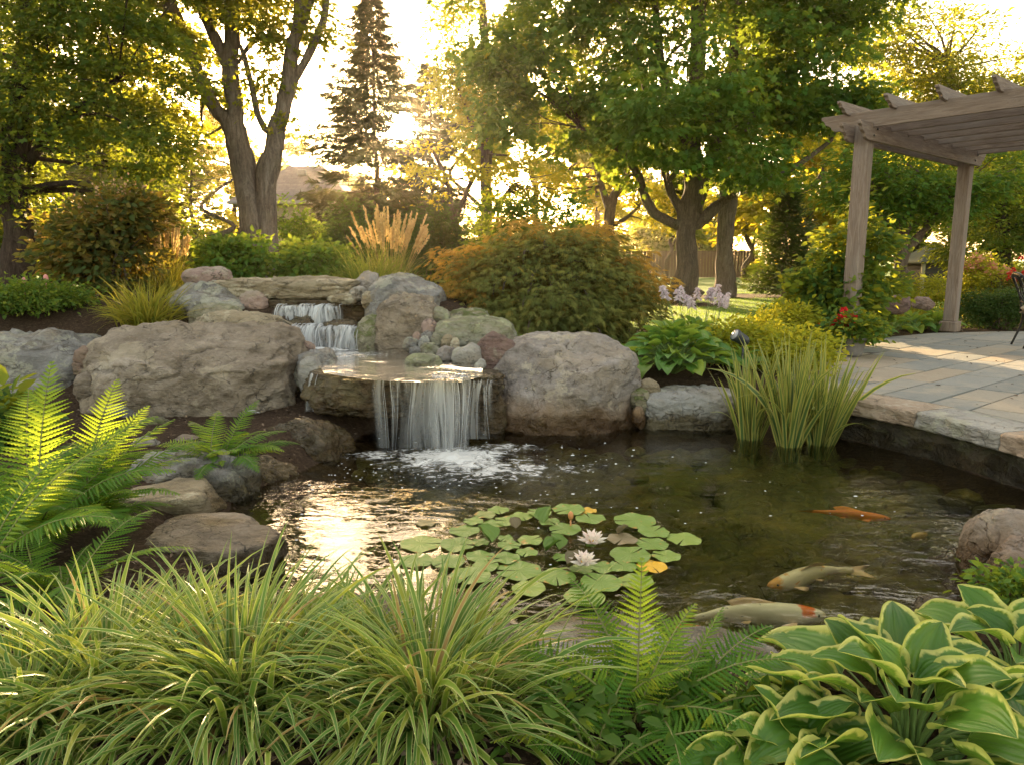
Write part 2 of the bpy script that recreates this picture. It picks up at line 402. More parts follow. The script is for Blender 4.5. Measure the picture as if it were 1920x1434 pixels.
# ---------------------------------------------------------------- rocks
_ico = {}
def ico(n):
    if n not in _ico:
        bm = bmesh.new(); bmesh.ops.create_icosphere(bm, subdivisions=n, radius=1)
        _ico[n] = (np.array([v.co[:] for v in bm.verts]), np.array([[v.index for v in f.verts] for f in bm.faces])); bm.free()
    return _ico[n]
def rockshape(size, seed, box=2.6, cuts=7, rough=.10, strata=.03, sub=5, flat_top=None, keep=.72, planes=()):
    V, T = ico(sub); r = np.random.default_rng(seed)
    V = V / (np.abs(V) ** box).sum(1, keepdims=True) ** (1 / box)
    n = unit(r.normal(size=(cuts, 3)))
    for k in range(cuts):
        o = r.uniform(keep, keep + .2) * (1 + .15 * (box - 2)); d = V @ n[k] - o
        V = V - n[k] * (np.maximum(d, 0) * .94)[:, None]
    for pn, o in planes:
        pn = unit(np.array(pn, float)); d = V @ pn - o; V = V - pn * (np.maximum(d, 0) * .96)[:, None]
    V = V / np.abs(V).max(0)
    size = np.array(size, float) / 2; V = V * size; m = size.min() * .6 + np.sort(size)[1] * .4
    d = unit(V / size ** .5)
    q = V / m
    rough = rough * 1.45
    V = V + d * (fbm(q * .8, seed, 3) * rough * 1.5 * m)[:, None]
    rid = 1 - np.abs(fbm(q * 1.7 + 9, seed + 5, 4)) * 2
    V = V + d * (rid * rough * .8 * m)[:, None]
    V = V + d * (fbm(q * 5, seed + 9, 4, .6) * rough * .62 * m)[:, None]
    K = 34 if sub > 4 else 16                          # chipped facets
    sd = unit(r.normal(size=(K, 3))); sl = r.normal(size=(K, 3)) * .34; of = r.uniform(-.5, .5, K)
    wq = unit(V / size + .10 * np.stack([fbm(q * 2.2 + 3 * j, seed + 20 + j, 3) for j in range(3)], 1)); k = np.argmax(wq @ sd.T, 1)
    fc = of[k] * .5 + ((wq - sd[k]) * sl[k]).sum(1)
    V = V + d * (fc * rough * 1.15 * m)[:, None]
    g = np.abs(fbm(q * 1.3 + 31, seed + 40, 3)); V = V - d * (np.clip(.045 - g, 0, 1) / .045 * rough * .7 * m)[:, None]
    if strata:
        s = q[:, 2] * 4.0 + fbm(q * .9, seed + 3, 2) * 2.2
        V = V + d * (np.abs((s % 1) - .5) * strata * 2 * m)[:, None] * np.array([1, 1, .2])
    if flat_top is not None:
        z = size[2] * flat_top; V[:, 2] = np.where(V[:, 2] > z, z + (V[:, 2] - z) * .12, V[:, 2])
    return V, T
def rotz(V, a):
    c, s = math.cos(a), math.sin(a); return V @ np.array([[c, s, 0], [-s, c, 0], [0, 0, 1]])
def roty(V, a):
    c, s = math.cos(a), math.sin(a); return V @ np.array([[c, 0, -s], [0, 1, 0], [s, 0, c]])
RS = dict(
    grey=rockmat('grey_rock', [(.28, (.07, .068, .065)), (.44, (.16, .155, .148)), (.58, (.27, .26, .25)), (.74, (.41, .395, .375))], lich=.25),
    slab=rockmat('ruddy_grey_rock', [(.28, (.055, .042, .030)), (.42, (.155, .122, .088)), (.58, (.28, .232, .182)), (.74, (.44, .39, .335))], lich=.16, lichen=(.40, .35, .25)),
    lilac=rockmat('lilac_rock', [(.28, (.08, .068, .06)), (.42, (.19, .165, .15)), (.58, (.31, .28, .26)), (.74, (.46, .425, .395))], lich=.3, strata=.3, lichen=(.38, .34, .26), rust=.75),
    pink=rockmat('pink_rock', [(.25, (.15, .10, .085)), (.5, (.28, .195, .165)), (.75, (.40, .31, .27))], lich=.15),
    red=rockmat('dark_red_rock', [(.25, (.09, .055, .05)), (.5, (.20, .125, .11)), (.75, (.30, .21, .185))], lich=.15, strata=2.0),
    tan=rockmat('tan_rock', [(.25, (.14, .11, .065)), (.5, (.28, .23, .15)), (.75, (.42, .36, .26))], lich=.3, strata=2.5, lichen=(.46, .42, .32)),
    green=rockmat('green_grey_rock', [(.25, (.12, .115, .082)), (.5, (.235, .225, .165)), (.75, (.35, .34, .27))], moss=.4, lich=.4, lichen=(.30, .31, .19)),
    pale=rockmat('pale_rock', [(.25, (.16, .152, .14)), (.5, (.31, .295, .27)), (.75, (.46, .44, .41))], lich=.2),
    cut=rockmat('cut_grey_rock', [(.25, (.16, .16, .155)), (.5, (.29, .29, .28)), (.75, (.42, .42, .41))], lich=.2, strata=.6),
    wet=rockmat('wet_rock', [(.28, (.045, .034, .022)), (.46, (.13, .096, .058)), (.6, (.24, .18, .11)), (.75, (.40, .32, .2))], wet=.92, moss=.3, lich=.2, rough=.5),
    moss=rockmat('mossy_rock', [(.25, (.12, .11, .07)), (.5, (.24, .22, .15)), (.75, (.36, .34, .26))], moss=.9, lich=.3),
)
ROCKN = {}
def rock(px, Y, mat, label, depth=.85, grow=.25, seed=None, box=2.6, cuts=7, rough=.10, strata=.03, sub=5, flat_top=None, rz=0.0, ry=0.0, group=None, keep=.72, name='boulder', cat='boulder', planes=()):
    x0, y0, x1, y1 = px; c = P((x0 + x1) / 2, (y0 + y1) / 2, Y); s = Y / F * 1.02
    w, h = (x1 - x0) * s, (y1 - y0) * s
    sd = seed if seed is not None else int(x0 * 7 + y0 * 13) % 9973
    hh = h * (1 + grow); dd = depth * w if depth < 3 else depth - 3
    V, T = rockshape((w, dd, hh), sd, box, cuts, rough, strata, sub, flat_top, keep, planes)
    if ry: V = roty(V, ry)
    if rz: V = rotz(V, rz)
    V[:, 2] += -V[:, 2].max() + h / 2                   # its top where the photo has it
    o = mk(name, V, [T], RS[mat]); o.location = [float(q) for q in c]
    return tag(o, label, cat, group)
B_ = 'boulders round the pond'
rock((-60,616,192,775), 6.85, 'grey', 'rounded grey boulder with a steep dark face at the far left of the pond bank', seed=3, group=B_, box=2.8, cuts=8)
rock((192,606,556,815), 6.2, 'slab', 'very large ruddy grey boulder with a flat sloping top and undercut face', depth=.62, seed=14, group=B_, box=4.2, cuts=4, rough=.085, sub=6, grow=.15, keep=.9, planes=[((.06, -.42, 1), .66), ((-.05, -1, .12), .80), ((-.15, -1, -.75), .82), ((.95, -.75, -.1), .98), ((-.8, -.7, .35), .98), ((.55, -.5, .9), 1.02)])
rock((141,648,188,696), 6.15, 'red', 'small dark red angular stone wedged between the two biggest boulders', seed=4, sub=4, cuts=9, group=B_, name='stone', cat='stone')
rock((140,694,200,750), 6.0, 'slab', 'small brown stone under the dark red angular stone', seed=8, sub=4, group=B_, name='stone', cat='stone')
rock((318,527,486,620), 8.0, 'grey', 'grey boulder sloping down under the left end of the long flat slab', seed=21, box=2.4, group=B_, ry=.18)
rock((350,500,428,530), 8.35, 'pink', 'pinkish flat stone lying at the left end of the long flat slab', seed=5, sub=4, box=3, group=B_, name='stone', cat='stone')
rock((410,517,672,551), 8.35, 'tan', 'long flat tan slab bridging the top of the waterfall', depth=.62, seed=31, box=5, cuts=4, rough=.09, strata=.10, grow=0.0, sub=6, group=B_, name='stone_slab', cat='slab')
rock((452,545,502,577), 7.85, 'pink', 'small dusky pink stone under the left end of the long flat slab', seed=6, sub=4, group=B_, name='stone', cat='stone')
rock((425,540,462,560), 8.0, 'pale', 'small pale stone tucked under the long slab beside the dusky pink stone', seed=61, sub=4, group=B_, name='stone', cat='stone')
rock((362,567,448,615), 7.55, 'green', 'yellowish green lumpy stone behind the largest boulder', seed=7, sub=4, group=B_, name='stone', cat='stone')
rock((376,582,540,650), 7.2, 'tan', 'sloping tan stone leaning behind the top right of the largest boulder', seed=9, box=3, ry=.12, group=B_, depth=.6, name='stone', cat='stone')
rock((478,597,545,655), 7.15, 'wet', 'damp brown stone at the left foot of the upper waterfall', seed=10, sub=4, group=B_, name='stone', cat='stone')
rock((546,636,588,668), 6.65, 'pink', 'small rusty pink stone beside the upper pool', seed=11, sub=4, group=B_, name='stone', cat='stone')
rock((556,653,642,712), 6.35, 'grey', 'rounded grey stone on the left lip of the lower waterfall', seed=12, sub=5, group=B_, name='stone', cat='stone')
rock((561,668,608,728), 6.1, 'pale', 'pale angular stone standing against the right end of the largest boulder', seed=13, sub=4, cuts=9, group=B_, name='stone', cat='stone')
rock((596,692,935,785), 5.95, 'wet', 'wide wet brown ledge stone that the lower waterfall pours over', depth=.52, seed=15, box=3.4, cuts=6, rough=.13, strata=.08, flat_top=.55, grow=.0, sub=6, group=B_, name='ledge_stone', cat='ledge stone')
rock((640,770,930,880), 6.25, 'wet', 'dark wet rock face hidden behind the lower waterfall', depth=.4, seed=16, box=4, group=B_, grow=.4, name='rock', cat='rock')
rock((875,716,950,830), 5.95, 'wet', 'narrow wet rock between the waterfall and the big round boulder', depth=.8, seed=17, sub=5, group=B_, name='rock', cat='rock')
rock((496,778,664,888), 5.25, 'wet', 'wet dark rounded boulder at the left foot of the lower waterfall', seed=18, box=2.3, cuts=5, group=B_)
rock((452,852,560,930), 4.65, 'tan', 'brown tan rock half sunk in the pond below the small fern', seed=19, sub=5, cuts=8, ry=.3, group=B_, name='rock', cat='rock')
rock((258,836,470,985), 4.3, 'grey', 'grey boulder dipping its rounded right end into the pond beside the ferns', seed=20, box=3.2, cuts=6, depth=.8, sub=6, group=B_, grow=.35)
rock((250,908,412,1030), 3.85, 'tan', 'flat cream stone slab on the left bank between two grey boulders', seed=22, box=4, cuts=6, rough=.06, depth=.9, group=B_, flat_top=.7, name='stone_slab', cat='slab')
rock((278,985,530,1110), 3.3, 'slab', 'flat brownish slab on the left bank just behind the striped grass', seed=23, box=3.6, cuts=7, rough=.07, depth=.8, group=B_, flat_top=.6, name='stone_slab', cat='slab')
rock((926,624,1190,830), 6.4, 'lilac', 'big round lilac grey boulder right of the waterfall, rusty at its foot', planes=[((-.55, -.8, .45), .88), ((.6, -.8, .1), .95), ((.1, -.5, 1), .90)], seed=24, box=3.0, cuts=3, rough=.06, strata=0, depth=.9, sub=6, group=B_, grow=.1, keep=.85)
rock((686,513,834,612), 7.95, 'grey', 'smooth domed grey boulder behind the brown boulder at the top of the falls', seed=25, box=2.3, cuts=4, rough=.06, strata=0, group=B_)
rock((716,548,834,665), 7.3, 'slab', 'upright brown boulder beside the upper pool', seed=26, box=3, cuts=7, group=B_)
rock((818,592,960,668), 7.05, 'green', 'broad green grey boulder with a flat top behind the cobbles', seed=27, box=3.8, cuts=5, rough=.06, group=B_)
rock((838,577,915,604), 7.6, 'moss', 'moss covered flat stone behind the green grey boulder', seed=28, sub=4, group=B_, name='stone', cat='stone')
rock((884,622,958,716), 6.4, 'red', 'dark red slab leaning against the big round boulder', seed=29, box=3.6, cuts=6, ry=.45, depth=.5, sub=5, group=B_, rough=.08, name='stone', cat='stone')
rock((934,645,962,712), 6.5, 'pale', 'thin white stone edge behind the dark red leaning slab', seed=30, sub=4, group=B_, name='stone', cat='stone')
rock((668,590,726,655), 7.25, 'moss', 'dark mossy stone under the brown boulder at the upper falls', seed=32, sub=5, group=B_, name='stone', cat='stone')
rock((480,560,700,602), 8.0, 'wet', 'wet brown ledge under the long flat slab where the upper falls start', depth=.35, seed=33, box=4, grow=.8, flat_top=.7, group=B_, name='ledge_stone', cat='ledge stone')
rock((528,592,604,660), 7.5, 'wet', 'wet stepping rock in the left half of the upper falls', seed=34, sub=5, group=B_, name='rock', cat='rock')
rock((596,598,684,660), 7.5, 'wet', 'wet stepping rock in the right half of the upper falls', seed=35, sub=5, group=B_, name='rock', cat='rock')
rock((618,543,670,562), 7.95, 'tan', 'thin tan stone shim under the right end of the long flat slab', seed=36, sub=4, box=4, group=B_, name='stone', cat='stone')
rock((656,536,688,556), 7.9, 'pale', 'small white stone on the shim under the long slab', seed=37, sub=3, group=B_, name='stone', cat='stone')
rock((680,546,716,572), 7.75, 'tan', 'small tan stone against the foot of the domed grey boulder', seed=38, sub=4, group=B_, name='stone', cat='stone')
rock((662,507,714,552), 8.3, 'lilac', 'pointed pinkish grey stone at the right end of the long flat slab', seed=39, sub=5, cuts=9, group=B_, name='stone', cat='stone')
rock((1201,722,1392,822), 6.2, 'cut', 'grey quarried block with a rough split face at the pond edge beside the iris', seed=40, box=6, cuts=4, rough=.06, strata=.05, depth=.5, sub=6, group=B_, name='stone_block', cat='stone block')
rock((1806,948,1975,1140), 3.15, 'lilac', 'lilac grey boulder at the right edge of the pond, the taller of the touching pair', seed=41, box=2.6, cuts=5, rough=.07, strata=0, sub=6, group=B_)
rock((1846,1000,2000,1160), 2.95, 'lilac', 'lower lilac grey boulder in front of the taller one at the right edge', seed=42, box=2.8, cuts=6, rough=.08, strata=0, sub=6, group=B_)
rock((1000,1192,1262,1330), 2.26, 'pale', 'flat pale pitted stone at the front edge of the pond behind the tall fern frond', seed=43, box=3.6, cuts=6, rough=.08, depth=.8, sub=6, flat_top=.6, group=B_, name='stone_slab', cat='slab')
rock((1236,1200,1460,1340), 2.24, 'pale', 'flat pale stone at the front edge of the pond between fern and striped hosta', seed=44, box=3.4, cuts=6, rough=.08, depth=.8, sub=6, flat_top=.6, group=B_, name='stone_slab', cat='slab')
rock((1716,1120,1810,1180), 2.75, 'pale', 'rounded pale stone behind the striped hosta at the water edge', seed=45, sub=5, group=B_, name='stone', cat='stone')
rock((1560,1180,1730,1260), 2.45, 'grey', 'low grey edging stone hidden behind the striped hosta leaves', seed=46, sub=5, group=B_, name='stone', cat='stone')
rock((560,1140,800,1260), 2.55, 'grey', 'low grey edging stone behind the middle of the striped grasses', seed=47, sub=5, flat_top=.5, group=B_, name='stone', cat='stone')
rock((800,1185,1010,1290), 2.35, 'pale', 'low pale edging stone behind the rightmost striped grass', seed=48, sub=5, flat_top=.5, group=B_, name='stone', cat='stone')
rock((1650,552,1704,580), 10.4, 'red', 'low red brown stone in the flower bed behind the patio', seed=49, sub=4, group='stones in the patio flower bed', name='stone', cat='stone')
rock((1714,557,1748,576), 10.8, 'pink', 'small salmon pink stone in the flower bed behind the patio', seed=50, sub=4, group='stones in the patio flower bed', name='stone', cat='stone')
CB = 'cobbles heaped beside the upper pool'
for i, (b, Y, m, lab) in enumerate([
    ((806,575,843,605), 7.15, 'green', 'blocky greenish cobble at the top of the cobble heap'),
    ((791,598,825,629), 6.95, 'pink', 'pinkish cobble leaning under the blocky greenish cobble'),
    ((774,622,789,637), 6.8, 'pink', 'tiny reddish cobble beside the brown upright boulder'),
    ((787,620,818,647), 6.85, 'grey', 'flat grey cobble in the middle of the cobble heap'),
    ((756,632,788,655), 6.75, 'grey', 'dark grey cobble lowest at the left of the cobble heap'),
    ((786,629,806,652), 6.7, 'cut', 'small slate grey cobble in front of the flat grey cobble'),
    ((808,624,838,655), 6.75, 'green', 'tall greenish cobble in the cobble heap'),
    ((784,642,828,668), 6.55, 'green', 'wedge shaped mossy cobble at the water in the cobble heap'),
    ((828,627,850,652), 6.65, 'tan', 'cream cobble standing upright in the cobble heap'),
    ((845,633,862,656), 6.6, 'tan', 'small cream cobble against the green grey boulder'),
    ((817,648,855,674), 6.4, 'lilac', 'lilac grey cobble beside the white cobble at the pool'),
    ((850,643,901,684), 6.25, 'pale', 'large white egg shaped cobble next to the dark red leaning slab'),
    ((891,672,912,690), 6.1, 'pale', 'small white cobble at the foot of the dark red leaning slab'),
    ((937,641,962,668), 6.75, 'tan', 'rust spotted cobble above the big round boulder'),
    ((768,650,790,664), 6.5, 'grey', 'small wet grey cobble at the water line of the heap'),
    ((764,662,828,686), 6.2, 'green', 'thin flat olive stone lying in the upper pool'),
    ((1197,709,1235,738), 6.2, 'tan', 'tan cobble on top of the little pile beside the quarried block'),
    ((1183,727,1219,768), 6.1, 'moss', 'round green cobble in the little pile beside the quarried block'),
    ((1186,760,1210,796), 6.0, 'lilac', 'small upright cobble at the water beside the quarried block'),
    ((1180,700,1200,728), 6.5, 'grey', 'small grey cobble behind the round green cobble'),
    ((258,780,322,822), 5.5, 'moss', 'mossy green cobble under the large ruddy boulder'),
    ((285,815,330,850), 5.1, 'tan', 'tan cobble in the mulch behind the front grey boulder'),
    ((322,812,384,850), 5.05, 'slab', 'flat brown cobble in the mulch behind the small fern'),
    ((196,748,262,800), 5.75, 'grey', 'grey cobble at the foot of the largest boulder beside the big fern'),
    ((424,842,484,884), 4.95, 'tan', 'tan cobble beside the small fern at the bank'),
    ((470,866,520,900), 4.75, 'grey', 'grey cobble between the small fern and the wet rounded boulder'),
    ((236,815,300,862), 4.9, 'pale', 'pale cobble behind the front grey boulder'),
    ((590,655,612,668), 6.6, 'pale', 'small pale cobble at the left of the upper pool'),
]):
    rock(b, Y, m, lab, seed=200 + i, sub=4, box=2.3, cuts=6, rough=.07, strata=0, group=CB if b[0] < 1000 and b[0] > 700 else 'cobbles between the boulders', name='cobble', cat='cobble', depth=.9, ry=random.uniform(-.25, .25))

# cobbled pond floor
mb = MB(); V0, T0 = ico(2); V1, T1 = ico(3); r = np.random.default_rng(77)
x = r.uniform(-1.6, 3.2, 6000); y = r.uniform(2.4, 6.3, 6000); d = sdist(POND, x, y); k = d > .03
for a, b_, dd in list(zip(x[k], y[k], d[k]))[:1350]:
    s = r.uniform(.06, .15) * (1 if r.random() < .9 else 1.8)
    V = V0 * np.array([s, s * r.uniform(.6, 1), min(.085, s * r.uniform(.45, .7))]) * (1 + .25 * vnoise(V0 * 1.3 + r.uniform(0, 99), 2))[:, None]
    mb.add(rotz(V, r.uniform(0, 6)) + np.array([a, b_, min(gz(a, b_) + .012, -.225 + .12 * r.random() ** 3)]), [T0], r.random())
for a, b_, dd in list(zip(x[k], y[k], d[k]))[1400:1530]:
    if dd < .2: continue
    s = r.uniform(.10, .21); V = V1 * np.array([s, s * r.uniform(.6, 1), s * r.uniform(.35, .5)]) * (1 + .2 * vnoise(V1 * 1.5 + r.uniform(0, 99), 2))[:, None]
    mb.add(rotz(V, r.uniform(0, 6)) + np.array([a, b_, -.20 - V[:, 2].max() + .08 * r.random()]), [T1], r.random())
o = mb.build('pond_floor_stones', m_bed); tag(o, 'olive brown cobbles covering the pond floor under water', 'pond stones', kind='stuff')

# ---------------------------------------------------------------- falling water and foam
m_fall, nt = newmat('falling_water')
at = nd(nt, 'ShaderNodeAttribute', attribute_name='bl'); sp = nd(nt, 'ShaderNodeSeparateXYZ', {0: at.outputs['Vector']})
vv = nd(nt, 'ShaderNodeCombineXYZ', {0: math_(nt, 'MULTIPLY', sp.outputs['Y'], 1.0), 1: math_(nt, 'MULTIPLY', sp.outputs['X'], .035), 2: 0.0}).outputs[0]
st = noise(nt, vv, 30.0, 3, .5, .2)
dn = nd(nt, 'ShaderNodeAttribute', attribute_name='rnd').outputs['Fac']
cv = nd(nt, 'ShaderNodeCombineXYZ', {0: sp.outputs['Y'], 1: math_(nt, 'MULTIPLY', sp.outputs['X'], .05), 2: 4.0}).outputs[0]
st = math_(nt, 'ADD', math_(nt, 'MULTIPLY', st, .5), math_(nt, 'MULTIPLY', noise(nt, cv, 11.0, 2), .5))
al = math_(nt, 'MULTIPLY', maprange(nt, st, .43, .59, .03, 1.0), dn)
al = math_(nt, 'MULTIPLY', al, maprange(nt, sp.outputs['X'], .0, 1.0, 1.0, .7))
pd = nd(nt, 'ShaderNodeMixShader', {0: .45, 1: prin(nt, (.78, .80, .82), .25, .6), 2: nd(nt, 'ShaderNodeBsdfTranslucent', {'Color': (.8, .82, .85, 1)}).outputs[0]}).outputs[0]
tr = nd(nt, 'ShaderNodeBsdfTransparent', {'Color': (.95, .95, .95, 1)}).outputs[0]
out(nt, nd(nt, 'ShaderNodeMixShader', {0: al, 1: tr, 2: pd}).outputs[0])
m_strand, nt = newmat('water_strand')
pd = nd(nt, 'ShaderNodeMixShader', {0: .4, 1: prin(nt, (.85, .86, .88), .15, .7), 2: nd(nt, 'ShaderNodeBsdfTranslucent', {'Color': (.85, .87, .9, 1)}).outputs[0]}).outputs[0]
out(nt, nd(nt, 'ShaderNodeMixShader', {0: .42, 1: nd(nt, 'ShaderNodeBsdfTransparent', {'Color': (.97, .97, .97, 1)}).outputs[0], 2: pd}).outputs[0])
def fall(name, x0, x1, y0, z0, z1, vel, label, n=60, layers=2, seed=0, lead=.12, strands=10, srad=.006, dens=.7):
    """curtains of water that slide over a lip and drop along a parabola"""
    r = np.random.default_rng(seed); mb = MB(); T = math.sqrt(2 * (z0 - z1) / 9.8)
    def col(xx, v, off, N=20):
        t = np.linspace(-.25, 1, N); drop = np.where(t > 0, .5 * 9.8 * (t * T) ** 2, 0)
        yy = np.where(t > 0, y0 - v * t * T, y0 - t * lead / .25) + off
        return np.stack([np.full(N, xx), yy, z0 - drop + np.where(t < 0, .004, 0)], 1), t
    for L in range(layers):
        xs = np.linspace(x0, x1, n); rows = []; uv = []
        w = fbm(np.stack([xs * 6, xs * 0 + L * 7, xs * 0], 1), seed, 3); zl = .03 * fbm(np.stack([xs * 7, xs * 0 + 3, xs * 0], 1), seed + 9, 3)
        for xx, ww, zz_ in zip(xs, w, zl):
            p, t = col(xx, vel * (1 + .5 * ww), .02 * L + .03 * ww); p[:, 0] += .03 * np.sin(t * 3 + xx * 14) * np.maximum(t, 0) + .12 * (xx - (x0 + x1) / 2) * np.maximum(t, 0); p[:, 2] += zz_ * np.clip(1 - t, 0, 1); p[:, 1] += zz_
            rows.append(p); uv.append(np.stack([np.maximum(t, 0), np.full(len(t), xx + L * 3.3)], 1))
        m_ = len(rows[0]); i, j = np.meshgrid(np.arange(n - 1), np.arange(m_ - 1), indexing='ij')
        Q = np.stack([i * m_ + j, i * m_ + j + 1, (i + 1) * m_ + j + 1, (i + 1) * m_ + j], -1).reshape(-1, 4)
        ed = np.clip(np.minimum(np.arange(n), n - 1 - np.arange(n)) / (n * .16), 0, 1); mb.add(np.concatenate(rows), [Q], np.repeat(dens * ed, m_), np.concatenate(uv))
    o = mb.build(name, m_fall)
    o['kind'] = 'structure'; o['label'] = label
    mb = MB()
    for _ in range(strands):
        xx = r.uniform(x0, x1); p, t = col(xx, vel * r.uniform(.9, 1.5), -.01)
        p[:, 0] += .03 * np.sin(t * 3 + xx * 14) * np.maximum(t, 0) + .014 * r.normal() * np.maximum(t, 0)
        mb.tube(p, srad * (.35 + .65 * np.clip(1 - t, 0, 1)) * r.uniform(.5, 1.3), 6)
    if strands:
        mb.build('water_strands', m_strand, o)
    return o
lip = .53
def X(px, Y): return (px - CX) / F * Y
fall('waterfall', X(806, 5.35), X(882, 5.35), 5.42, lip, .0, .48, 'white curtain of water pouring over the wide ledge into the pond', 60, 3, 1, strands=10, srad=.003, dens=.52)
fall('waterfall', X(764, 5.4), X(818, 5.4), 5.47, lip - .005, .0, .36, 'thinner veil of water beside the main white curtain', 46, 2, 21, strands=5, srad=.003, dens=.40)
fall('waterfall', X(694, 5.4), X(770, 5.4), 5.46, lip - .015, .0, .3, 'thin broken strands of water beside the main curtain', 36, 1, 2, strands=5, srad=.003, dens=.4)
fall('waterfall', X(884, 5.6), X(925, 5.6), 5.60, lip - .05, .03, .2, 'faint trickle beside the big round boulder', 24, 1, 3, strands=5, srad=.003, dens=.5)
fall('waterfall', X(576, 5.85), X(606, 5.85), 5.82, .50, .20, .2, 'small trickle beside the largest boulder', 20, 2, 4, strands=3, srad=.005)
fall('waterfall', X(522, 7.62), X(640, 7.62), 7.60, .955, .70, .4, 'upper white cascade under the long flat slab', 60, 4, 5, strands=22, srad=.006, dens=.9)
fall('waterfall', X(532, 7.35), X(604, 7.35), 7.28, .775, .54, .45, 'second step of the upper cascade at its left', 40, 4, 6, strands=14, srad=.006, dens=.9)
fall('waterfall', X(600, 7.35), X(680, 7.35), 7.28, .76, .54, .5, 'second step of the upper cascade at its right', 40, 4, 7, strands=14, srad=.006, dens=.9)
m_foam, nt = newmat('foam')
at = nd(nt, 'ShaderNodeAttribute', attribute_name='bl'); sp = nd(nt, 'ShaderNodeSeparateXYZ', {0: at.outputs['Vector']})
v = posvec(nt, (1, 1.5, 1)); f1 = noise(nt, v, 9, 5, .62, 1.4); f2 = noise(nt, v, 40, 4, .6)
a = math_(nt, 'ADD', sp.outputs['X'], math_(nt, 'ADD', math_(nt, 'MULTIPLY', math_(nt, 'SUBTRACT', f1, .5), 2.3), math_(nt, 'MULTIPLY', math_(nt, 'SUBTRACT', f2, .5), .8)))
a = maprange(nt, a, .38, .85, 0, .92)
fo = nd(nt, 'ShaderNodeMixShader', {0: .3, 1: prin(nt, (.84, .85, .86), .45, .5, bump(nt, f2, .6, .01)), 2: nd(nt, 'ShaderNodeBsdfTranslucent', {'Color': (.8, .8, .8, 1)}).outputs[0]}).outputs[0]
out(nt, nd(nt, 'ShaderNodeMixShader', {0: a, 1: nd(nt, 'ShaderNodeBsdfTransparent').outputs[0], 2: fo}).outputs[0])
def foam(cx, cy, z, rx, ry, seed, hgt=.03, dens=1.0):
    n = 56; g = np.linspace(-1, 1, n); A, B = np.meshgrid(g, g, indexing='ij'); rr = np.hypot(A, B)
    x, y = cx + A * rx, cy + B * ry
    p = np.stack([x, y, x * 0], -1).reshape(-1, 3)
    d = dens * np.clip(1 - rr, 0, 1) ** .8
    zz = z + .004 + hgt * np.clip(1 - rr, 0, 1) * (.5 + .8 * (fbm(p * 14, seed, 3) + fbm(p * 5, seed + 3, 2)).reshape(n, n))
    zz = np.maximum(zz, z + .003)
    i, j = np.meshgrid(np.arange(n - 1), np.arange(n - 1), indexing='ij')
    Q = np.stack([i * n + j, (i + 1) * n + j, (i + 1) * n + j + 1, i * n + j + 1], -1).reshape(-1, 4)
    Q = Q[(rr.reshape(-1)[Q].min(1) < 1)]
    o = mk('foam', np.stack([x, y, zz], -1).reshape(-1, 3), [Q], m_foam, uv=np.stack([d.ravel(), d.ravel()], 1)); o['kind'] = 'stuff'; return o
foam(-.42, 5.08, 0, .5, .34, 11, .05, 1.35); foam(-.42, 5.02, 0, .66, .48, 1); foam(-.15, 4.75, 0, .75, .42, 2, .012, .72); foam(-1.0, 5.15, 0, .3, .2, 3, .015, .8)
foam(-1.95, 7.1, UZ, .6, .22, 5, .03, 1.0); foam(-1.55, 6.8, UZ, .7, .4, 6, .008, .6); foam(-2.15, 5.75, .2, .12, .1, 7, .02)
foam(-.05, 5.35, 0, .4, .2, 8, .01, .7); foam(.35, 4.8, 0, .5, .2, 9, .006, .5)
# bubbles drifting on the pond
mb = MB(); V0, T0 = ico(2); r = np.random.default_rng(9)
spots = [(r.normal(-.2, .75), r.normal(4.75, .42)) for _ in range(150)] + [(r.uniform(-1.3, -.5), r.uniform(3.9, 4.9)) for _ in range(60)] + [(r.uniform(-.4, 2.6), r.uniform(3.8, 5.7)) for _ in range(26)] + [(r.uniform(-1.4, .4), r.uniform(3.0, 4.0)) for _ in range(20)]
for a, b_ in spots:
    if sdist(POND, np.array([a]), np.array([b_]))[0] < .06: continue
    s = r.uniform(.002, .0058) * (1.5 if r.random() < .12 else 1)
    mb.add(V0 * np.array([s * r.uniform(1, 1.9), s * r.uniform(.8, 1.2), s * .45]) + np.array([a, b_, .0005]), [T0])
o = mb.build('bubbles', plain('bubble', (.8, .82, .84), .12, .8, var=.05)); tag(o, 'white bubbles drifting on the pond', 'bubbles', kind='stuff')

# ---------------------------------------------------------------- patio
e1 = np.array([.775, .632]); e2 = np.array([.632, -.775])
COP = smooth_path([(2.2, 5.98, 0), (2.42, 5.72, 0), (2.70, 5.42, 0), (2.95, 4.9, 0), (3.10, 4.3, 0), (3.13, 3.7, 0), (3.0, 3.05, 0), (2.8, 2.4, 0)], 120)[:, :2]
tanv = unit(np.gradient(COP, axis=0)); nrm = np.stack([-tanv[:, 1], tanv[:, 0]], 1)   # towards the patio
if (nrm[60] @ np.array([1, 0])) < 0: nrm = -nrm
patio_poly = np.array([[2.3, 6.1], [2.75, 7.0], [3.3, 7.9], [3.9, 8.75], [4.6, 9.5], [5.4, 10.2], [6.3, 10.75], [7.6, 11.0], [9.5, 11.0], [11, 9], [11, 2.0], [2.8, 2.0]])
def clip(poly, a, n):                              # keep the half plane (p-a).n >= 0
    o_ = []
    for i in range(len(poly)):
        p, q = poly[i], poly[(i + 1) % len(poly)]; dp, dq = (p - a) @ n, (q - a) @ n
        if dp >= 0: o_.append(p)
        if dp * dq < 0: o_.append(p + (q - p) * dp / (dp - dq))
    return o_
m_pave, nt = newmat('bluestone')
a = nd(nt, 'ShaderNodeAttribute', attribute_name='rnd'); v = posvec(nt)
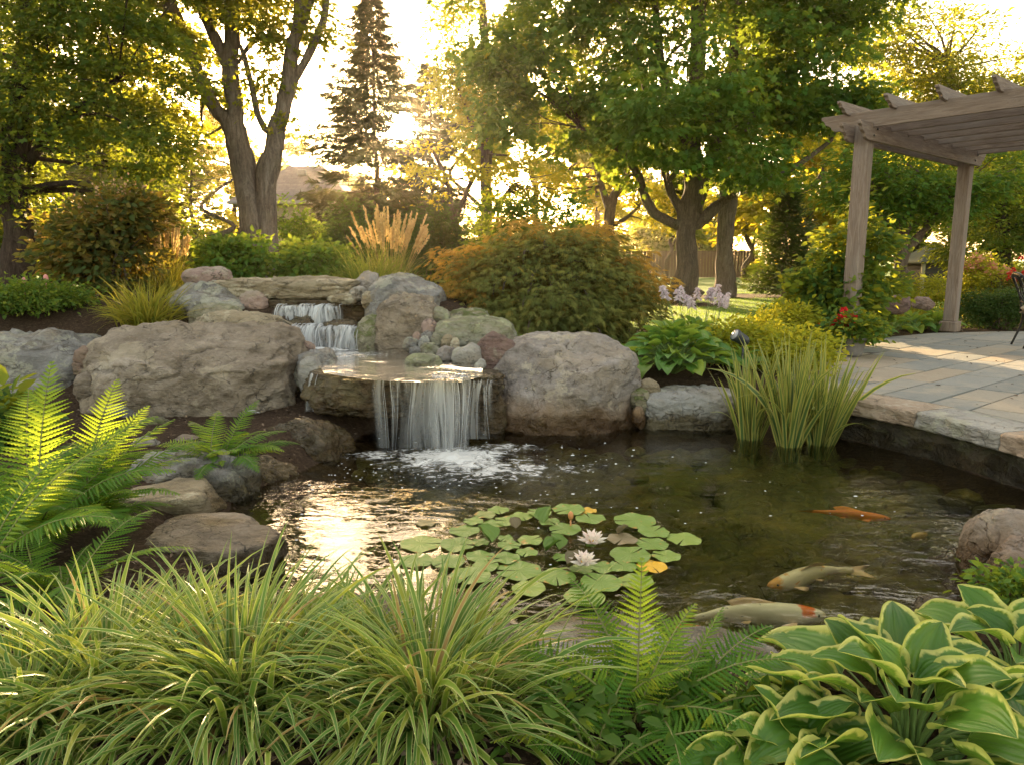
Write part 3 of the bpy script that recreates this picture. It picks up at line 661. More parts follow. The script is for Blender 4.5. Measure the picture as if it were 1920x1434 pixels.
c = ramp(nt, a.outputs['Fac'], [(0, (.17, .178, .172)), (.35, (.23, .236, .225)), (.6, (.285, .282, .262)), (.78, (.31, .29, .25)), (.92, (.36, .30, .23)), (1, (.38, .29, .21))])
n1 = noise(nt, v, 3.2, 6, .6, .6); n2 = noise(nt, v, 40, 5, .6); n3 = noise(nt, v, 9, 5)
c = mixc(nt, maprange(nt, n1, .42, .72, 0, .55), c, (.42, .36, .28)); c = mixc(nt, maprange(nt, n3, .56, .7, 0, .35), c, (.16, .165, .16))
c = mixc(nt, math_(nt, 'MULTIPLY', n2, .4), c, (.2, .2, .19), 'MULTIPLY')
out(nt, prin(nt, c, .72, .35, bump(nt, math_(nt, 'ADD', n2, n3), .5, .012)))
m_joint = plain('joint_sand', (.07, .065, .055), .95, .1)
mb = MB(); r = np.random.default_rng(21); org = np.array([3.0, 6.5])
v_ = -9.0
while v_ < 7:
    hgt = r.choice([.30, .38, .46, .58]); u = -8 + r.uniform(0, .5)
    while u < 9:
        L = r.choice([.45, .6, .75, .9, 1.05]); g = .010
        q = [org + e1 * a_ + e2 * b_ for a_, b_ in ((u + g, v_ + g), (u + L - g, v_ + g), (u + L - g, v_ + hgt - g), (u + g, v_ + hgt - g))]
        u += L; c_ = np.mean(q, 0)
        if sdist(patio_poly, c_[:1], c_[1:])[0] < -.6: continue
        for a_, b_ in zip(patio_poly, np.roll(patio_poly, -1, 0)):
            n_ = np.array([-(b_ - a_)[1], (b_ - a_)[0]]); s_ = 1 if (patio_poly.mean(0) - a_) @ n_ > 0 else -1
            q = clip(q, a_, n_ * s_)
            if len(q) < 3: break
        if len(q) < 3: continue
        c_ = np.mean(q, 0); k = np.argmin(np.hypot(*(COP - c_).T))
        if np.hypot(*(COP[k] - c_)) < 1.2 or (c_ - COP[k]) @ nrm[k] < 0: q = clip(q, COP[k] + nrm[k] * .40, nrm[k])
        if len(q) < 3: continue
        q = np.array(q)
        if (q[1] - q[0])[0] * (q[2] - q[1])[1] - (q[1] - q[0])[1] * (q[2] - q[1])[0] < 0: q = q[::-1]
        c_ = q.mean(0); n_ = len(q); dz = r.uniform(-.003, .003); inn = c_ + (q - c_) * (1 - .012)
        V = np.concatenate([np.c_[q, np.full(n_, PZ - .05)], np.c_[q, np.full(n_, PZ - .008 + dz)], np.c_[inn, np.full(n_, PZ + dz)]])
        i = np.arange(n_); j = (i + 1) % n_
        mb.add(V, [np.r_[[i + 2 * n_]], np.stack([i, j, j + n_, i + n_], 1), np.stack([i + n_, j + n_, j + 2 * n_, i + 2 * n_], 1)], r.random())
    v_ += hgt
o = struct(mb.build('patio', m_pave, smooth=False))
pp = np.concatenate([patio_poly[:-1], [[2.9, 2.0]], (COP + nrm * .12)[::-6]])
o2 = flat('patio_bed', pp, PZ - .016, m_joint)
# coping stones round the pond side of the patio
m_cop = [rockmat('coping_stone', [(.25, (.22, .155, .11)), (.5, (.36, .275, .205)), (.75, (.46, .38, .30))], lich=.25, strata=2.0, lichen=(.44, .40, .34)),
         rockmat('grey_coping_stone', [(.25, (.19, .18, .17)), (.5, (.34, .325, .30)), (.75, (.46, .44, .41))], lich=.25, strata=2.0)]
labs = ['coping stone behind the iris where the pond edge starts', 'first tan coping stone right of the iris', 'bluish grey coping stone in the curve of the patio edge', 'tan coping stone by the right edge with a broken front', 'coping stone above the right hand pond boulders', 'coping stone at the end of the curve', 'last coping stone beside the front bank']
arc = np.concatenate([[0], np.cumsum(np.hypot(*np.diff(COP, axis=0).T))]); tot = arc[-1]; k = 0; s0 = 0.0
for k, L in enumerate([.55, .62, .66, .60, .7, .62, .6]):
    s1 = min(s0 + L, tot - .01)
    if s1 - s0 < .15: break
    ss = np.linspace(s0 + .004, s1 - .004, 40); cx = np.stack([np.interp(ss, arc, COP[:, 0]), np.interp(ss, arc, COP[:, 1])], 1)
    nn = np.stack([np.interp(ss, arc, nrm[:, 0]), np.interp(ss, arc, nrm[:, 1])], 1)
    prof = [(.40, .03), (.40, .155), (.30, .159), (.2, .160), (.1, .160), (.03, .158), (.004, .150)] + [(0, z) for z in np.linspace(.142, .042, 12)] + [(.02, .03)]
    off = np.array([p[0] for p in prof]); zz = np.array([p[1] for p in prof])
    pos = np.concatenate([cx[:, None] + nn[:, None] * off[None, :, None], np.broadcast_to(zz[None, :, None], (40, len(prof), 1)) + PZ - .157], -1).copy()
    face = (off < .03)[None, :, None]; q = pos.reshape(-1, 3)
    dsp = (fbm(q * np.array([7, 7, 9]), 31 + k, 4) * .022 + .009 * vnoise(q * 22, k)).reshape(40, len(prof), 1)
    pos[..., :2] += np.where(face, dsp, 0) * nn[:, None]
    pos[..., 2] += .004 * fbm(q * 5, 3, 3).reshape(40, len(prof))
    n_, m_ = 40, len(prof); i, j = np.meshgrid(np.arange(n_ - 1), np.arange(m_), indexing='ij'); j2 = (j + 1) % m_
    Q = np.stack([i * m_ + j, i * m_ + j2, (i + 1) * m_ + j2, (i + 1) * m_ + j], -1).reshape(-1, 4)
    c0 = pos.reshape(-1, 3).mean(0)
    o = mk('coping_stone', pos.reshape(-1, 3), [Q, np.arange(m_)[None, ::-1], np.arange(m_)[None] + (n_ - 1) * m_], m_cop[1 if k == 2 else 0], loc=c0)
    tag(o, labs[k], 'coping stone', 'coping stones along the patio edge'); s0 = s1

# stone wall of the pond, dark colour standing in for the coping's shadow
m_pw = rockmat('shadow_dark_wall_stone', [(.25, (.03, .028, .022)), (.5, (.075, .068, .052)), (.75, (.14, .125, .10))], wet=.5, moss=.4)
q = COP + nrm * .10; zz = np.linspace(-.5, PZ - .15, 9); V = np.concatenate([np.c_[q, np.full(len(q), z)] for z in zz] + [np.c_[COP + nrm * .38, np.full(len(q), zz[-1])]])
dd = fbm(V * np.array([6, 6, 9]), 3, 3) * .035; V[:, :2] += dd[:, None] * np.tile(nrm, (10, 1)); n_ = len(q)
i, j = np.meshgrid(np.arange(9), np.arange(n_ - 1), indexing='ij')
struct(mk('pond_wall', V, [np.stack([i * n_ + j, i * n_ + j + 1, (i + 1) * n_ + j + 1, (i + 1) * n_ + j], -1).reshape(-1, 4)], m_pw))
# ---------------------------------------------------------------- pergola
m_wood, nt = newmat('weathered_timber')
v = objvec(nt, (1.2, 16, 16)); v2 = objvec(nt, (.5, 3, 3)); oi = nd(nt, 'ShaderNodeObjectInfo')
n1 = noise(nt, v, 3.0, 7, .65, 1.2); n2 = noise(nt, v2, 2.0, 4)
c = ramp(nt, n1, [(.25, (.11, .075, .055)), (.48, (.22, .165, .13)), (.65, (.31, .25, .205)), (.85, (.40, .335, .285))])
c = mixc(nt, maprange(nt, n2, .4, .7, 0, .5), c, (.25, .225, .21)); c = mixc(nt, math_(nt, 'MULTIPLY', oi.outputs['Random'], .35), c, (.19, .14, .11))
out(nt, prin(nt, c, .8, .25, bump(nt, n1, .6, .012)))
A_ = G(1590, 653, PZ); B_p = G(1780, 622, PZ); dAB = (B_p - A_)[:2]; LAB = np.linalg.norm(dAB); d1 = dAB / LAB; d2 = np.array([d1[1], -d1[0]])
zb = P(1602, 268, A_[1])[2]
pg = thing('pergola', A_, 'weathered timber pergola with two posts and scroll cut beam ends over the patio', 'pergola')
def plank(name, prof, th, pos, dirv, roll=None):
    prof = np.array(prof, float); n = len(prof); i = np.arange(n); j = (i + 1) % n; V = []
    for y in (-th / 2, th / 2): V += [[p[0], y, p[1]] for p in prof]
    o = mk(name, V, [i[None], (i[::-1] + n)[None], np.stack([i, i + n, j + n, j], 1)], m_wood, smooth=False)
    o.parent = pg; o.location = Vector([float(q) for q in pos]) - pg.location; o.rotation_euler = (0, 0, math.atan2(dirv[1], dirv[0]))
    b = o.modifiers.new('bevel', 'BEVEL'); b.width = .004; b.segments = 1; b.limit_method = 'ANGLE'
    return o
def scroll(L, h, both=True):                       # a board with scroll cut ends
    e = [(0, h), (0, h * .80), (.03, h * .72), (.045, h * .6), (.05, h * .48), (.085, h * .42), (.12, h * .32), (.135, h * .15), (.17, h * .05), (.20, 0)]
    return [(L - x, z) for x, z in e][::-1] + [(x, z) for x, z in e] if both else [(L, 0), (L, h)] + e
pw = .165
for p_ in (A_, B_p):
    for nm, sz, hgt, z0 in (('post', pw, zb + .19 - PZ - .16, PZ + .16), ('post_base', pw * 1.42, .16, PZ)):
        mb = MB(); mb.box((hgt / 2, 0, 0), (hgt, sz, sz), bevel=.008 if nm == 'post' else .014)
        o = mb.build(nm, m_wood, smooth=False); o.parent = pg; o.location = Vector((p_[0], p_[1], z0)) - pg.location; o.rotation_euler = (0, -PI / 2, math.atan2(d1[1], d1[0]))
for sd in (-1, 1):
    st = np.array([*(A_[:2] - d1 * .38 + d2 * sd * (pw / 2 + .023)), zb])
    plank('beam', scroll(LAB + .76, .20), .042, st, d1)
zr = zb + .20 - .05
for k in range(8):
    q = A_[:2] + d1 * (-.06 + k * (LAB + .1) / 7) - d2 * .5
    plank('rafter', scroll(4.6, .19, True), .042, (*q, zr), d2)
for k in range(8):
    q = A_[:2] - d1 * .36 + d2 * (-.16 + k * .52)
    plank('purlin', scroll(LAB + .8, .13), .042, (*q, zr + .19 - .025), d1)

m_bolt = plain('bolt_steel', (.10, .09, .08), .45, .5, .7)
for p_ in (A_, B_p):
    for sd in (-1, 1):
        for q, h in ((-.04, .06), (.04, .14)):
            c_ = np.array([*(p_[:2] + d1 * q + d2 * sd * (pw / 2 + .045)), zb + h]); mb = MB(); mb.tube([c_, c_ + np.array([*(d2 * sd * .012), 0])], .013, 10); mb.build('bolt', m_bolt, pg)

# ---------------------------------------------------------------- patio chair
m_iron = plain('black_iron', (.022, .021, .02), .38, .5, .6, .3, 60, .001)
m_cush = plain('beige_cushion', (.42, .36, .28), .9, .15, 0, .15, 160, .002)
cp = G(1962, 652, PZ); ch = thing('patio_chair', cp, 'black cast metal patio chair with beige seat cushion at the right edge of the patio', 'chair')
ca = math.radians(-20)
def CL(pts): return rotz(np.atleast_2d(np.array(pts, float)), ca) + cp
def part(name, build, mat, parent=ch):
    mb = MB(); build(mb); return mb.build(name, mat, parent)
for sx, sy in ((-1, -1), (-1, 1), (1, -1), (1, 1)):
    part('leg', lambda b: b.tube(smooth_path(CL([(sx * .22, sy * .23, .43), (sx * .235, sy * .24, .25), (sx * .27 + (-.04 if sx < 0 else .0), sy * .25, .0)]), 10), np.linspace(.017, .013, 10), 8), m_iron)
part('seat_frame', lambda b: (b.tube(CL([(-.25, -.25, .42), (.25, -.26, .42), (.25, .26, .42), (-.25, .25, .42), (-.25, -.25, .42)]), .016, 8), b.box(CL([(0, 0, .415)])[0], (.48, .48, .012), rot=[[math.cos(ca), -math.sin(ca), 0], [math.sin(ca), math.cos(ca), 0], [0, 0, 1]])), m_iron)
part('seat_cushion', lambda b: b.box(CL([(0, 0, .47)])[0], (.52, .52, .085), rot=[[math.cos(ca), -math.sin(ca), 0], [math.sin(ca), math.cos(ca), 0], [0, 0, 1]], bevel=.035), m_cush)
def back(b):
    for sy in (-1, 1): b.tube(smooth_path(CL([(-.25, sy * .23, .42), (-.26, sy * .25, .58), (-.33, sy * .24, .75), (-.39, sy * .20, .87)]), 10), .015, 8)
    b.tube(smooth_path(CL([(-.39, -.20, .87), (-.41, -.1, .90), (-.415, 0, .905), (-.41, .1, .90), (-.39, .20, .87)]), 14), .021, 8)
    b.tube(smooth_path(CL([(-.26, -.24, .56), (-.25, 0, .54), (-.26, .24, .56)]), 10), .014, 8)
    for y in (-.14, -.07, 0, .07, .14): b.tube(smooth_path(CL([(-.25, y, .545), (-.31, y * 1.5, .68), (-.34, y * .3, .78), (-.405, y, .895)]), 12), .008, 6)
part('backrest', back, m_iron)
for sy in (-1, 1):
    part('armrest', lambda b: b.tube(smooth_path(CL([(-.29, sy * .25, .66), (-.1, sy * .28, .67), (.12, sy * .28, .65), (.23, sy * .27, .60), (.235, sy * .25, .43)]), 14), .015, 8), m_iron)

# ---------------------------------------------------------------- spot lamp in the hosta bed
sp_ = P(1390, 636, 6.75); lp = thing('garden_spotlight', (sp_[0], sp_[1], gz(sp_[0], sp_[1])), 'black bullet shaped garden spotlight tucked behind the broad leaved hosta', 'garden light')
m_blk = plain('black_enamel', (.035, .038, .045), .4, .5, .2)
ax = unit(np.array([-.75, -.2, .45]))
part('stake', lambda b: b.tube([(sp_[0] + .02, sp_[1], gz(sp_[0], sp_[1]) - .1), (sp_[0] + .02, sp_[1], sp_[2] - .03)], .011, 8), m_blk, lp)
def housing(b):
    t = np.linspace(-.085, .085, 12); b.tube(sp_ + t[:, None] * ax, [.012, .036, .047, .052, .054, .054, .054, .054, .055, .058, .060, .060], 18)
part('housing', housing, m_blk, lp)
part('lens', lambda b: b.tube([sp_ + ax * .086, sp_ + ax * .089], .050, 18), plain('clear_lens', (.3, .3, .32), .08, .8), lp)

# ---------------------------------------------------------------- flower pot stands in e_plants

# ---------------------------------------------------------------- house and garden hut far behind
m_roof, nt = newmat('roof_shingles')
v = objvec(nt); br = nd(nt, 'ShaderNodeTexBrick', {'Vector': objvec(nt), 'Color1': (.21, .165, .145, 1), 'Color2': (.27, .215, .19, 1), 'Mortar': (.13, .10, .09, 1), 'Scale': 3.2, 'Mortar Size': .02, 'Brick Width': .9, 'Row Height': .45})
out(nt, prin(nt, mixc(nt, .4, br.outputs[0], ramp(nt, noise(nt, v, 6, 5), [(.3, (.17, .13, .12)), (.7, (.29, .24, .21))])), .9, .2))
m_wall = plain('cream_stucco', (.46, .40, .29), .9, .1, var=.08, scale=60); m_trim = plain('gutter_paint', (.34, .30, .27), .5, .4)
hY = 31.0; hl, hr = P(425, 378, hY), P(662, 378, hY); ez = hl[2]; rz_ = P(560, 313, hY + 2.2)[2]; wx0, wx1, wd = hl[0], hr[0], 5.5
hc = ((wx0 + wx1) / 2, hY + wd / 2, .33)
hs = thing('house', hc, 'low cream house with a brown hipped roof behind the trees', 'house')
mb = MB(); mb.box((hc[0], hc[1], (.2 + ez - .05) / 2), (wx1 - wx0 - .8, wd - .8, ez - .25)); mb.build('wall', m_wall, hs, False)
V = [(wx0, hY, ez), (wx1, hY, ez), (wx1, hY + wd, ez), (wx0, hY + wd, ez), (wx0 + 1.9, hY + wd / 2, rz_ + .1), (wx1 - 1.9, hY + wd / 2, rz_ + .1)]
V = np.array(V); V2 = V - np.array([0, 0, .12])
mb = MB(); mb.add(np.concatenate([V, V2[:4]]), [[[0, 1, 5, 4], [2, 3, 4, 5], [0, 6, 7, 1], [1, 7, 8, 2], [2, 8, 9, 3], [3, 9, 6, 0], [9, 8, 7, 6]], [[1, 2, 5], [3, 0, 4]]])
rf = mb.build('roof', m_roof, hs, False)
vp = P(566, 322, hY + 1.9); mb = MB(); mb.box((vp[0], vp[1], vp[2] - .05), (.34, .34, .28), bevel=.05); mb.build('roof_vent', m_trim, rf, False)
mb = MB(); mb.box((hc[0], hY - .06, ez - .05), (wx1 - wx0, .1, .13), bevel=.02); mb.build('gutter', m_trim, hs, False)
wp = P(590, 395, hY); mb = MB(); mb.box((wp[0], hY + .36, wp[2]), (.08, .08, 1.3), bevel=.02); mb.build('downpipe', m_trim, hs, False)
mb = MB(); mb.box((wp[0] + .9, hY + .38, ez - 1.1), (1.1, .06, 1.0), bevel=.02); mb.build('window', plain('window_glass', (.08, .09, .1), .08, .8), hs, False)

sY = 21.0; sx0, sx1 = P(1728, 491, sY)[0], P(1822, 491, sY)[0]; sz, st_ = P(1728, 491, sY)[2], P(1775, 452, sY)[2]
sc_ = ((sx0 + sx1) / 2, sY + .7, .33); m_hut = plain('dark_hut_boards', (.075, .065, .055), .85, .2); m_hroof = plain('mossy_hut_roof', (.085, .095, .07), .9, .1, var=.35, scale=14)
hut = thing('garden_hut', sc_, 'small dark garden hut with a pyramid roof behind the rear pergola post', 'garden hut')
hw = (sx1 - sx0) / 2 - .12
mb = MB()
for k in range(9): mb.box((sc_[0], sc_[1], .33 + (k + .5) * (sz - .33) / 9), (2 * hw - .01 * (k % 2), 2 * hw - .01 * (k % 2), (sz - .33) / 9), bevel=.01)
mb.build('wall', m_hut, hut, False)
mb = MB(); w_ = hw + .14
Vr = np.array([(sc_[0] - w_, sc_[1] - w_, sz), (sc_[0] + w_, sc_[1] - w_, sz), (sc_[0] + w_, sc_[1] + w_, sz), (sc_[0] - w_, sc_[1] + w_, sz), (sc_[0], sc_[1], st_), (sc_[0] - w_, sc_[1] - w_, sz - .05), (sc_[0] + w_, sc_[1] - w_, sz - .05), (sc_[0] + w_, sc_[1] + w_, sz - .05), (sc_[0] - w_, sc_[1] + w_, sz - .05)])
mb.add(Vr, [[[0, 1, 4], [1, 2, 4], [2, 3, 4], [3, 0, 4]], [[0, 5, 6, 1], [1, 6, 7, 2], [2, 7, 8, 3], [3, 8, 5, 0], [8, 7, 6, 5]]]); mb.build('roof', m_hroof, hut, False)
for sx in (-1, 1):
    mb = MB(); mb.box((sc_[0] + sx * hw, sc_[1] - hw, (.33 + sz) / 2), (.09, .09, sz - .35), bevel=.01); mb.build('corner_post', m_wall, hut, False)
# brown board fence at the far side of the lawn
fY = 46.0; f0, f1 = P(1150, 480, fY)[0], P(1420, 480, fY)[0]; ft = P(1300, 470, fY)[2]
fn = thing('fence', ((f0 + f1) / 2, fY, .33), 'dark brown board fence beyond the far end of the lawn', 'fence'); m_fen = plain('fence_boards', (.085, .055, .035), .85, .2)
mb = MB(); xx = f0
while xx < f1: mb.box((xx + .09, fY, (.35 + ft) / 2), (.175, .03, ft - .4)); xx += .19
mb.build('board_panel', m_fen, fn, False)
for q in np.linspace(f0, f1, 5): mb = MB(); mb.box((q, fY + .07, (.35 + ft) / 2), (.1, .1, ft - .33)); mb.build('post', m_fen, fn, False)

# ---------------------------------------------------------------- koi
def koimat(name, base, patches, head=None, hcol=None, band=None):
    m, nt = newmat(name); a = nd(nt, 'ShaderNodeAttribute', attribute_name='bl'); s = nd(nt, 'ShaderNodeSeparateXYZ', {0: a.outputs['Vector']}); u, vv = s.outputs['X'], s.outputs['Y']
    vec = nd(nt, 'ShaderNodeCombineXYZ', {0: math_(nt, 'MULTIPLY', u, 5.0), 1: math_(nt, 'MULTIPLY', vv, 2.2), 2: 0.0}).outputs[0]
    c = mixc(nt, noise(nt, vec, 4, 4), [x * .85 for x in base], base)
    for sc, lo, col in patches: c = mixc(nt, maprange(nt, noise(nt, vec, sc, 2, .4, .3), lo, lo + .05), c, col)
    if head: c = mixc(nt, maprange(nt, math_(nt, 'ADD', u, math_(nt, 'MULTIPLY', math_(nt, 'ABSOLUTE', math_(nt, 'SUBTRACT', noise(nt, vec, 2, 2), .5)), .25)), head, head - .07), c, hcol)
    if band:
        uu = math_(nt, 'ADD', u, math_(nt, 'MULTIPLY', math_(nt, 'SUBTRACT', noise(nt, vec, 3, 3), .5), .12))
        f = math_(nt, 'MULTIPLY', math_(nt, 'MULTIPLY', maprange(nt, uu, band[0], band[0] + .03), maprange(nt, uu, band[1], band[1] - .03)), maprange(nt, vv, .45, .3))
        c = mixc(nt, f, c, band[2])
    c = mixc(nt, maprange(nt, vv, .55, .9), c, [min(1, x * 1.1) for x in base])
    out(nt, prin(nt, c, .35, .5, bump(nt, noise(nt, vec, 40, 2), .2, .002))); return m
m_eye = plain('fish_eye', (.01, .01, .01), .1, .8)
def koi(nose, tail, L, label, mat, finmat, z=-.07, bend=.12, wide=.155):
    a, b = G(*nose, z), G(*tail, z); d = unit((a - b) * np.array([1, 1, 0])); c0 = a - d * L / 2; sd = np.array([-d[1], d[0], 0.])
    root = thing('koi', (*c0[:2], z), label, 'fish', 'koi swimming in the pond')
    t = np.linspace(0, 1, 34); sec = 16
    w = L * wide * .5 * np.interp(t, [0, .03, .1, .2, .35, .55, .75, .88, .97, 1], [.12, .42, .72, .95, 1, .86, .5, .26, .2, .15])
    h = L * wide * .62 * np.interp(t, [0, .03, .1, .2, .35, .55, .75, .88, .97, 1], [.12, .36, .65, .9, 1, .88, .55, .33, .32, .3])
    def spine(tt): return a - d * (tt * L)[:, None] + sd * (bend * L * np.sin(tt * 3.6 - .6) * tt)[:, None] + np.array([0, 0, 1.0]) * (-.008 * tt)[:, None]
    S = spine(t); th = np.linspace(0, 2 * PI, sec, endpoint=False)
    V = S[:, None] + w[:, None, None] * np.cos(th)[None, :, None] * sd + h[:, None, None] * np.sin(th)[None, :, None] * np.array([0, 0, 1.])
    i, j = np.meshgrid(np.arange(33), np.arange(sec), indexing='ij'); j2 = (j + 1) % sec
    Q = np.stack([i * sec + j, i * sec + j2, (i + 1) * sec + j2, (i + 1) * sec + j], -1).reshape(-1, 4)
    uv = np.stack([np.repeat(t, sec), np.tile((1 - np.sin(th)) / 2, 34)], 1)
    mb = MB(); mb.add(V.reshape(-1, 3), [Q, np.arange(sec)[None, ::-1], np.arange(sec)[None] + 33 * sec], None, uv); mb.build('body', mat, root)
    def fin(name, base, tips, thick=.0016):
        base, tips = np.array(base), np.array(tips); n = len(base); mid = (base + tips) / 2; up = np.array([0, 0, thick])
        V = np.concatenate([base + up, mid + up, tips, base - up, mid - up]); k = np.arange(n - 1)
        Q = np.concatenate([np.stack([k + o0, k + o0 + 1, k + o1 + 1, k + o1], 1) for o0, o1 in ((0, n), (n, 2 * n), (2 * n, 4 * n), (4 * n, 3 * n))])
        mb = MB(); mb.add(V, [Q], None, np.tile([[.5, .2]], (len(V), 1))); mb.build(name, finmat, root)
    e = S[-1]; dt = unit(S[-1] - S[-3]); st = np.array([-dt[1], dt[0], 0])
    k = np.linspace(-1, 1, 9)
    fin('tail_fin', [e - dt * .01 + st * q * w[-1] * .8 + np.array([0, 0, q * h[-1]]) for q in k], [e + dt * L * (.10 + .09 * abs(q)) + st * q * L * .085 + np.array([0, 0, q * L * .03]) for q in k])
    kk = np.linspace(.34, .68, 9); sp2 = spine(kk); hh = np.interp(kk, t, h)
    fin('dorsal_fin', [p + np.array([0, 0, q * .92]) for p, q in zip(sp2, hh)], [p - d * .02 + sd * .012 + np.array([0, 0, q * .95 + L * .045 * math.sin(PI * (.25 + .75 * (1 - (x_ - .34) / .34)))]) for p, q, x_ in zip(sp2, hh, kk)])
    for sg in (-1, 1):
        p = spine(np.array([.24]))[0] + sd * sg * np.interp(.24, t, w) * .9 - np.array([0, 0, .012])
        q = np.linspace(0, 1, 6); fin('pectoral_fin', [p - d * L * .035 * x_ for x_ in q], [p + sd * sg * L * .10 * math.cos(x_ * 1.2) - d * L * (.05 + .09 * x_) for x_ in q])
        p = spine(np.array([.55]))[0] + sd * sg * np.interp(.55, t, w) * .8 - np.array([0, 0, .016])
        fin('pelvic_fin', [p - d * L * .025 * x_ for x_ in q], [p + sd * sg * L * .05 * math.cos(x_ * 1.2) - d * L * (.05 + .05 * x_) for x_ in q])
        p = spine(np.array([.075]))[0] + sd * sg * np.interp(.075, t, w) * .85 + np.array([0, 0, np.interp(.075, t, h) * .35]); V0, T0 = ico(2)
        mb = MB(); mb.add(V0 * L * .011 + p, [T0]); mb.build('eye', m_eye, root)
white = (.92, .80, .66); pf = plain('pale_fin', (.75, .52, .36), .4, .4, var=.15)
koi((1439,1098), (1612,1066), .52, 'cream koi with an orange tinted head and tail, swimming to the left', koimat('cream_koi', white, [(1.6, .62, (.75, .42, .18))], .17, (.75, .36, .10)), pf, bend=-.14, z=-.078)
koi((1548,1152), (1345,1158), .58, 'white koi with an orange crown patch and dark flecks beside the striped hosta', koimat('white_koi', (.94, .86, .78), [(2.3, .68, (.05, .04, .04)), (1.1, .70, (.80, .30, .10))], .07, (.85, .68, .55), (.085,   .22, (.85, .18, .03))), pf, bend=.12, z=-.085)
koi((1670,972), (1560,960), .42, 'slim bright orange koi near the patio side of the pond', koimat('orange_koi', (.85, .20, .02), [(2, .7, (.9, .4, .05))]), plain('orange_fin', (.85, .25, .03), .4, .4), bend=.05, wide=.11, z=-.05)
koi((1711,1008), (1742,988), .17, 'small golden koi beside the right hand boulders', koimat('gold_koi', (.55, .34, .07), [(2, .65, (.65, .5, .2))]), plain('gold_fin', (.6, .45, .2), .4, .4), z=-.06, bend=.2, wide=.22)
koi((1262,1178), (1345,1190), .30, 'red and black koi half hidden below the pale stones at the front edge', koimat('red_koi', (.80, .14, .02), [(2.6, .56, (.03, .02, .02))]), plain('red_fin', (.7, .2, .05), .4, .4), bend=.1, wide=.18, z=-.06)
# ---------------------------------------------------------------- foliage builders
def tmpl(kind):
    if kind == 'oval':
        v = [(0,0,0),(.3,.86,.10),(.68,.72,.09),(1,0,-.04),(.68,-.72,.09),(.3,-.86,.10)]; f = [[0,1,2,3],[0,3,4,5]]
    elif kind == 'diamond':
        v = [(0,0,0),(.45,1,.08),(1,0,0),(.45,-1,.08)]; f = [[0,1,2],[0,2,3]]
    elif kind == 'maple':
        v = [(0,0,0),(.34,0,0),(.10,.95,-.03),(.33,.42,.03),(.70,.92,-.06),(.66,.30,.02),(1,0,-.08),(.66,-.30,.02),(.70,-.92,-.06),(.33,-.42,.03),(.10,-.95,-.03)]
        f = [[1,0,2],[1,2,3],[1,3,4],[1,4,5],[1,5,6],[1,6,7],[1,7,8],[1,8,9],[1,9,10],[1,10,0]]
    elif kind == 'lace':
        v, f = [], []
        for a, l in ((-75,.62),(-46,.85),(-20,1),(20,1),(46,.85),(75,.62),(0,1.05)):
            a = math.radians(a); c, s = math.cos(a) * l, math.sin(a) * l; n = len(v); w = .052
            v += [(0,0,0),(c*.5 - s*w, s*.5 + c*w, .02),(c, s, -.12*l),(c*.5 + s*w, s*.5 - c*w, .02)]; f += [[n,n+1,n+2],[n,n+2,n+3]]
        v = [(x, y * 1.0, z) for x, y, z in v]
    elif kind == 'needle':
        v, f = [], []
        for a, l, z in ((-38,.8,.0),(-14,1,.12),(14,.95,-.1),(38,.8,.03),(0,1.05,.02)):
            a = math.radians(a); c, s = math.cos(a) * l, math.sin(a) * l; n = len(v); w = .075
            v += [(0,0,0),(c*.5 - s*w, s*.5 + c*w, z*.5+.03),(c, s, z),(c*.5 + s*w, s*.5 - c*w, z*.5)]; f += [[n,n+1,n+2],[n,n+2,n+3]]
    elif kind == 'pinna':                              # a fern pinna cut into teeth
        v = [(0,0,0)]; n = 9
        for k in range(n):
            x = (k + .15) / n; w = (1 - x ** 1.7) * (.82 + .18 * min(1, k))
            v += [(x + .02, w * .42, 0), (x + .075, w, -.015), (x + .02, -w * .42, 0), (x + .075, -w, -.015), (x, 0, .02)]
        v += [(1.04, 0, -.03)]; f = []
        for k in range(n):
            a = 1 + 5 * k; nx = a + 9 if k < n - 1 else len(v) - 1
            nl = a + 5 if k < n - 1 else len(v) - 1; nr = a + 7 if k < n - 1 else len(v) - 1
            f += [[a+4, a+1, a], [a+4, nl, a+1], [a+4, nx, nl], [a+4, a+2, a+3], [a+4, a+3, nr], [a+4, nr, nx]]
        f = [q for q in f if len(set(q)) == 3]
    return np.array(v, float), np.array(f)
TM = {k: tmpl(k) for k in ('oval', 'diamond', 'maple', 'lace', 'needle', 'pinna')}
def leaves(mb, pos, ax, nm, L, Wd, kind, rnd):
    tv, tf = TM[kind]; n = len(pos)
    if n == 0: return
    ax = unit(ax); nm = unit(nm - ax * (nm * ax).sum(1, keepdims=True)); sd = np.cross(nm, ax)
    L = np.broadcast_to(L, n); Wd = np.broadcast_to(Wd, n)
    V = pos[:, None] + ax[:, None] * (tv[None, :, 0:1] * L[:, None, None]) + sd[:, None] * (tv[None, :, 1:2] * Wd[:, None, None] / 2) + nm[:, None] * (tv[None, :, 2:3] * L[:, None, None])
    Fq = tf[None] + (np.arange(n) * len(tv))[:, None, None]
    mb.add(V.reshape(-1, 3), [Fq.reshape(-1, tf.shape[1])], np.repeat(np.broadcast_to(rnd, n), len(tv)), np.tile(tv[:, :2], (n, 1)))
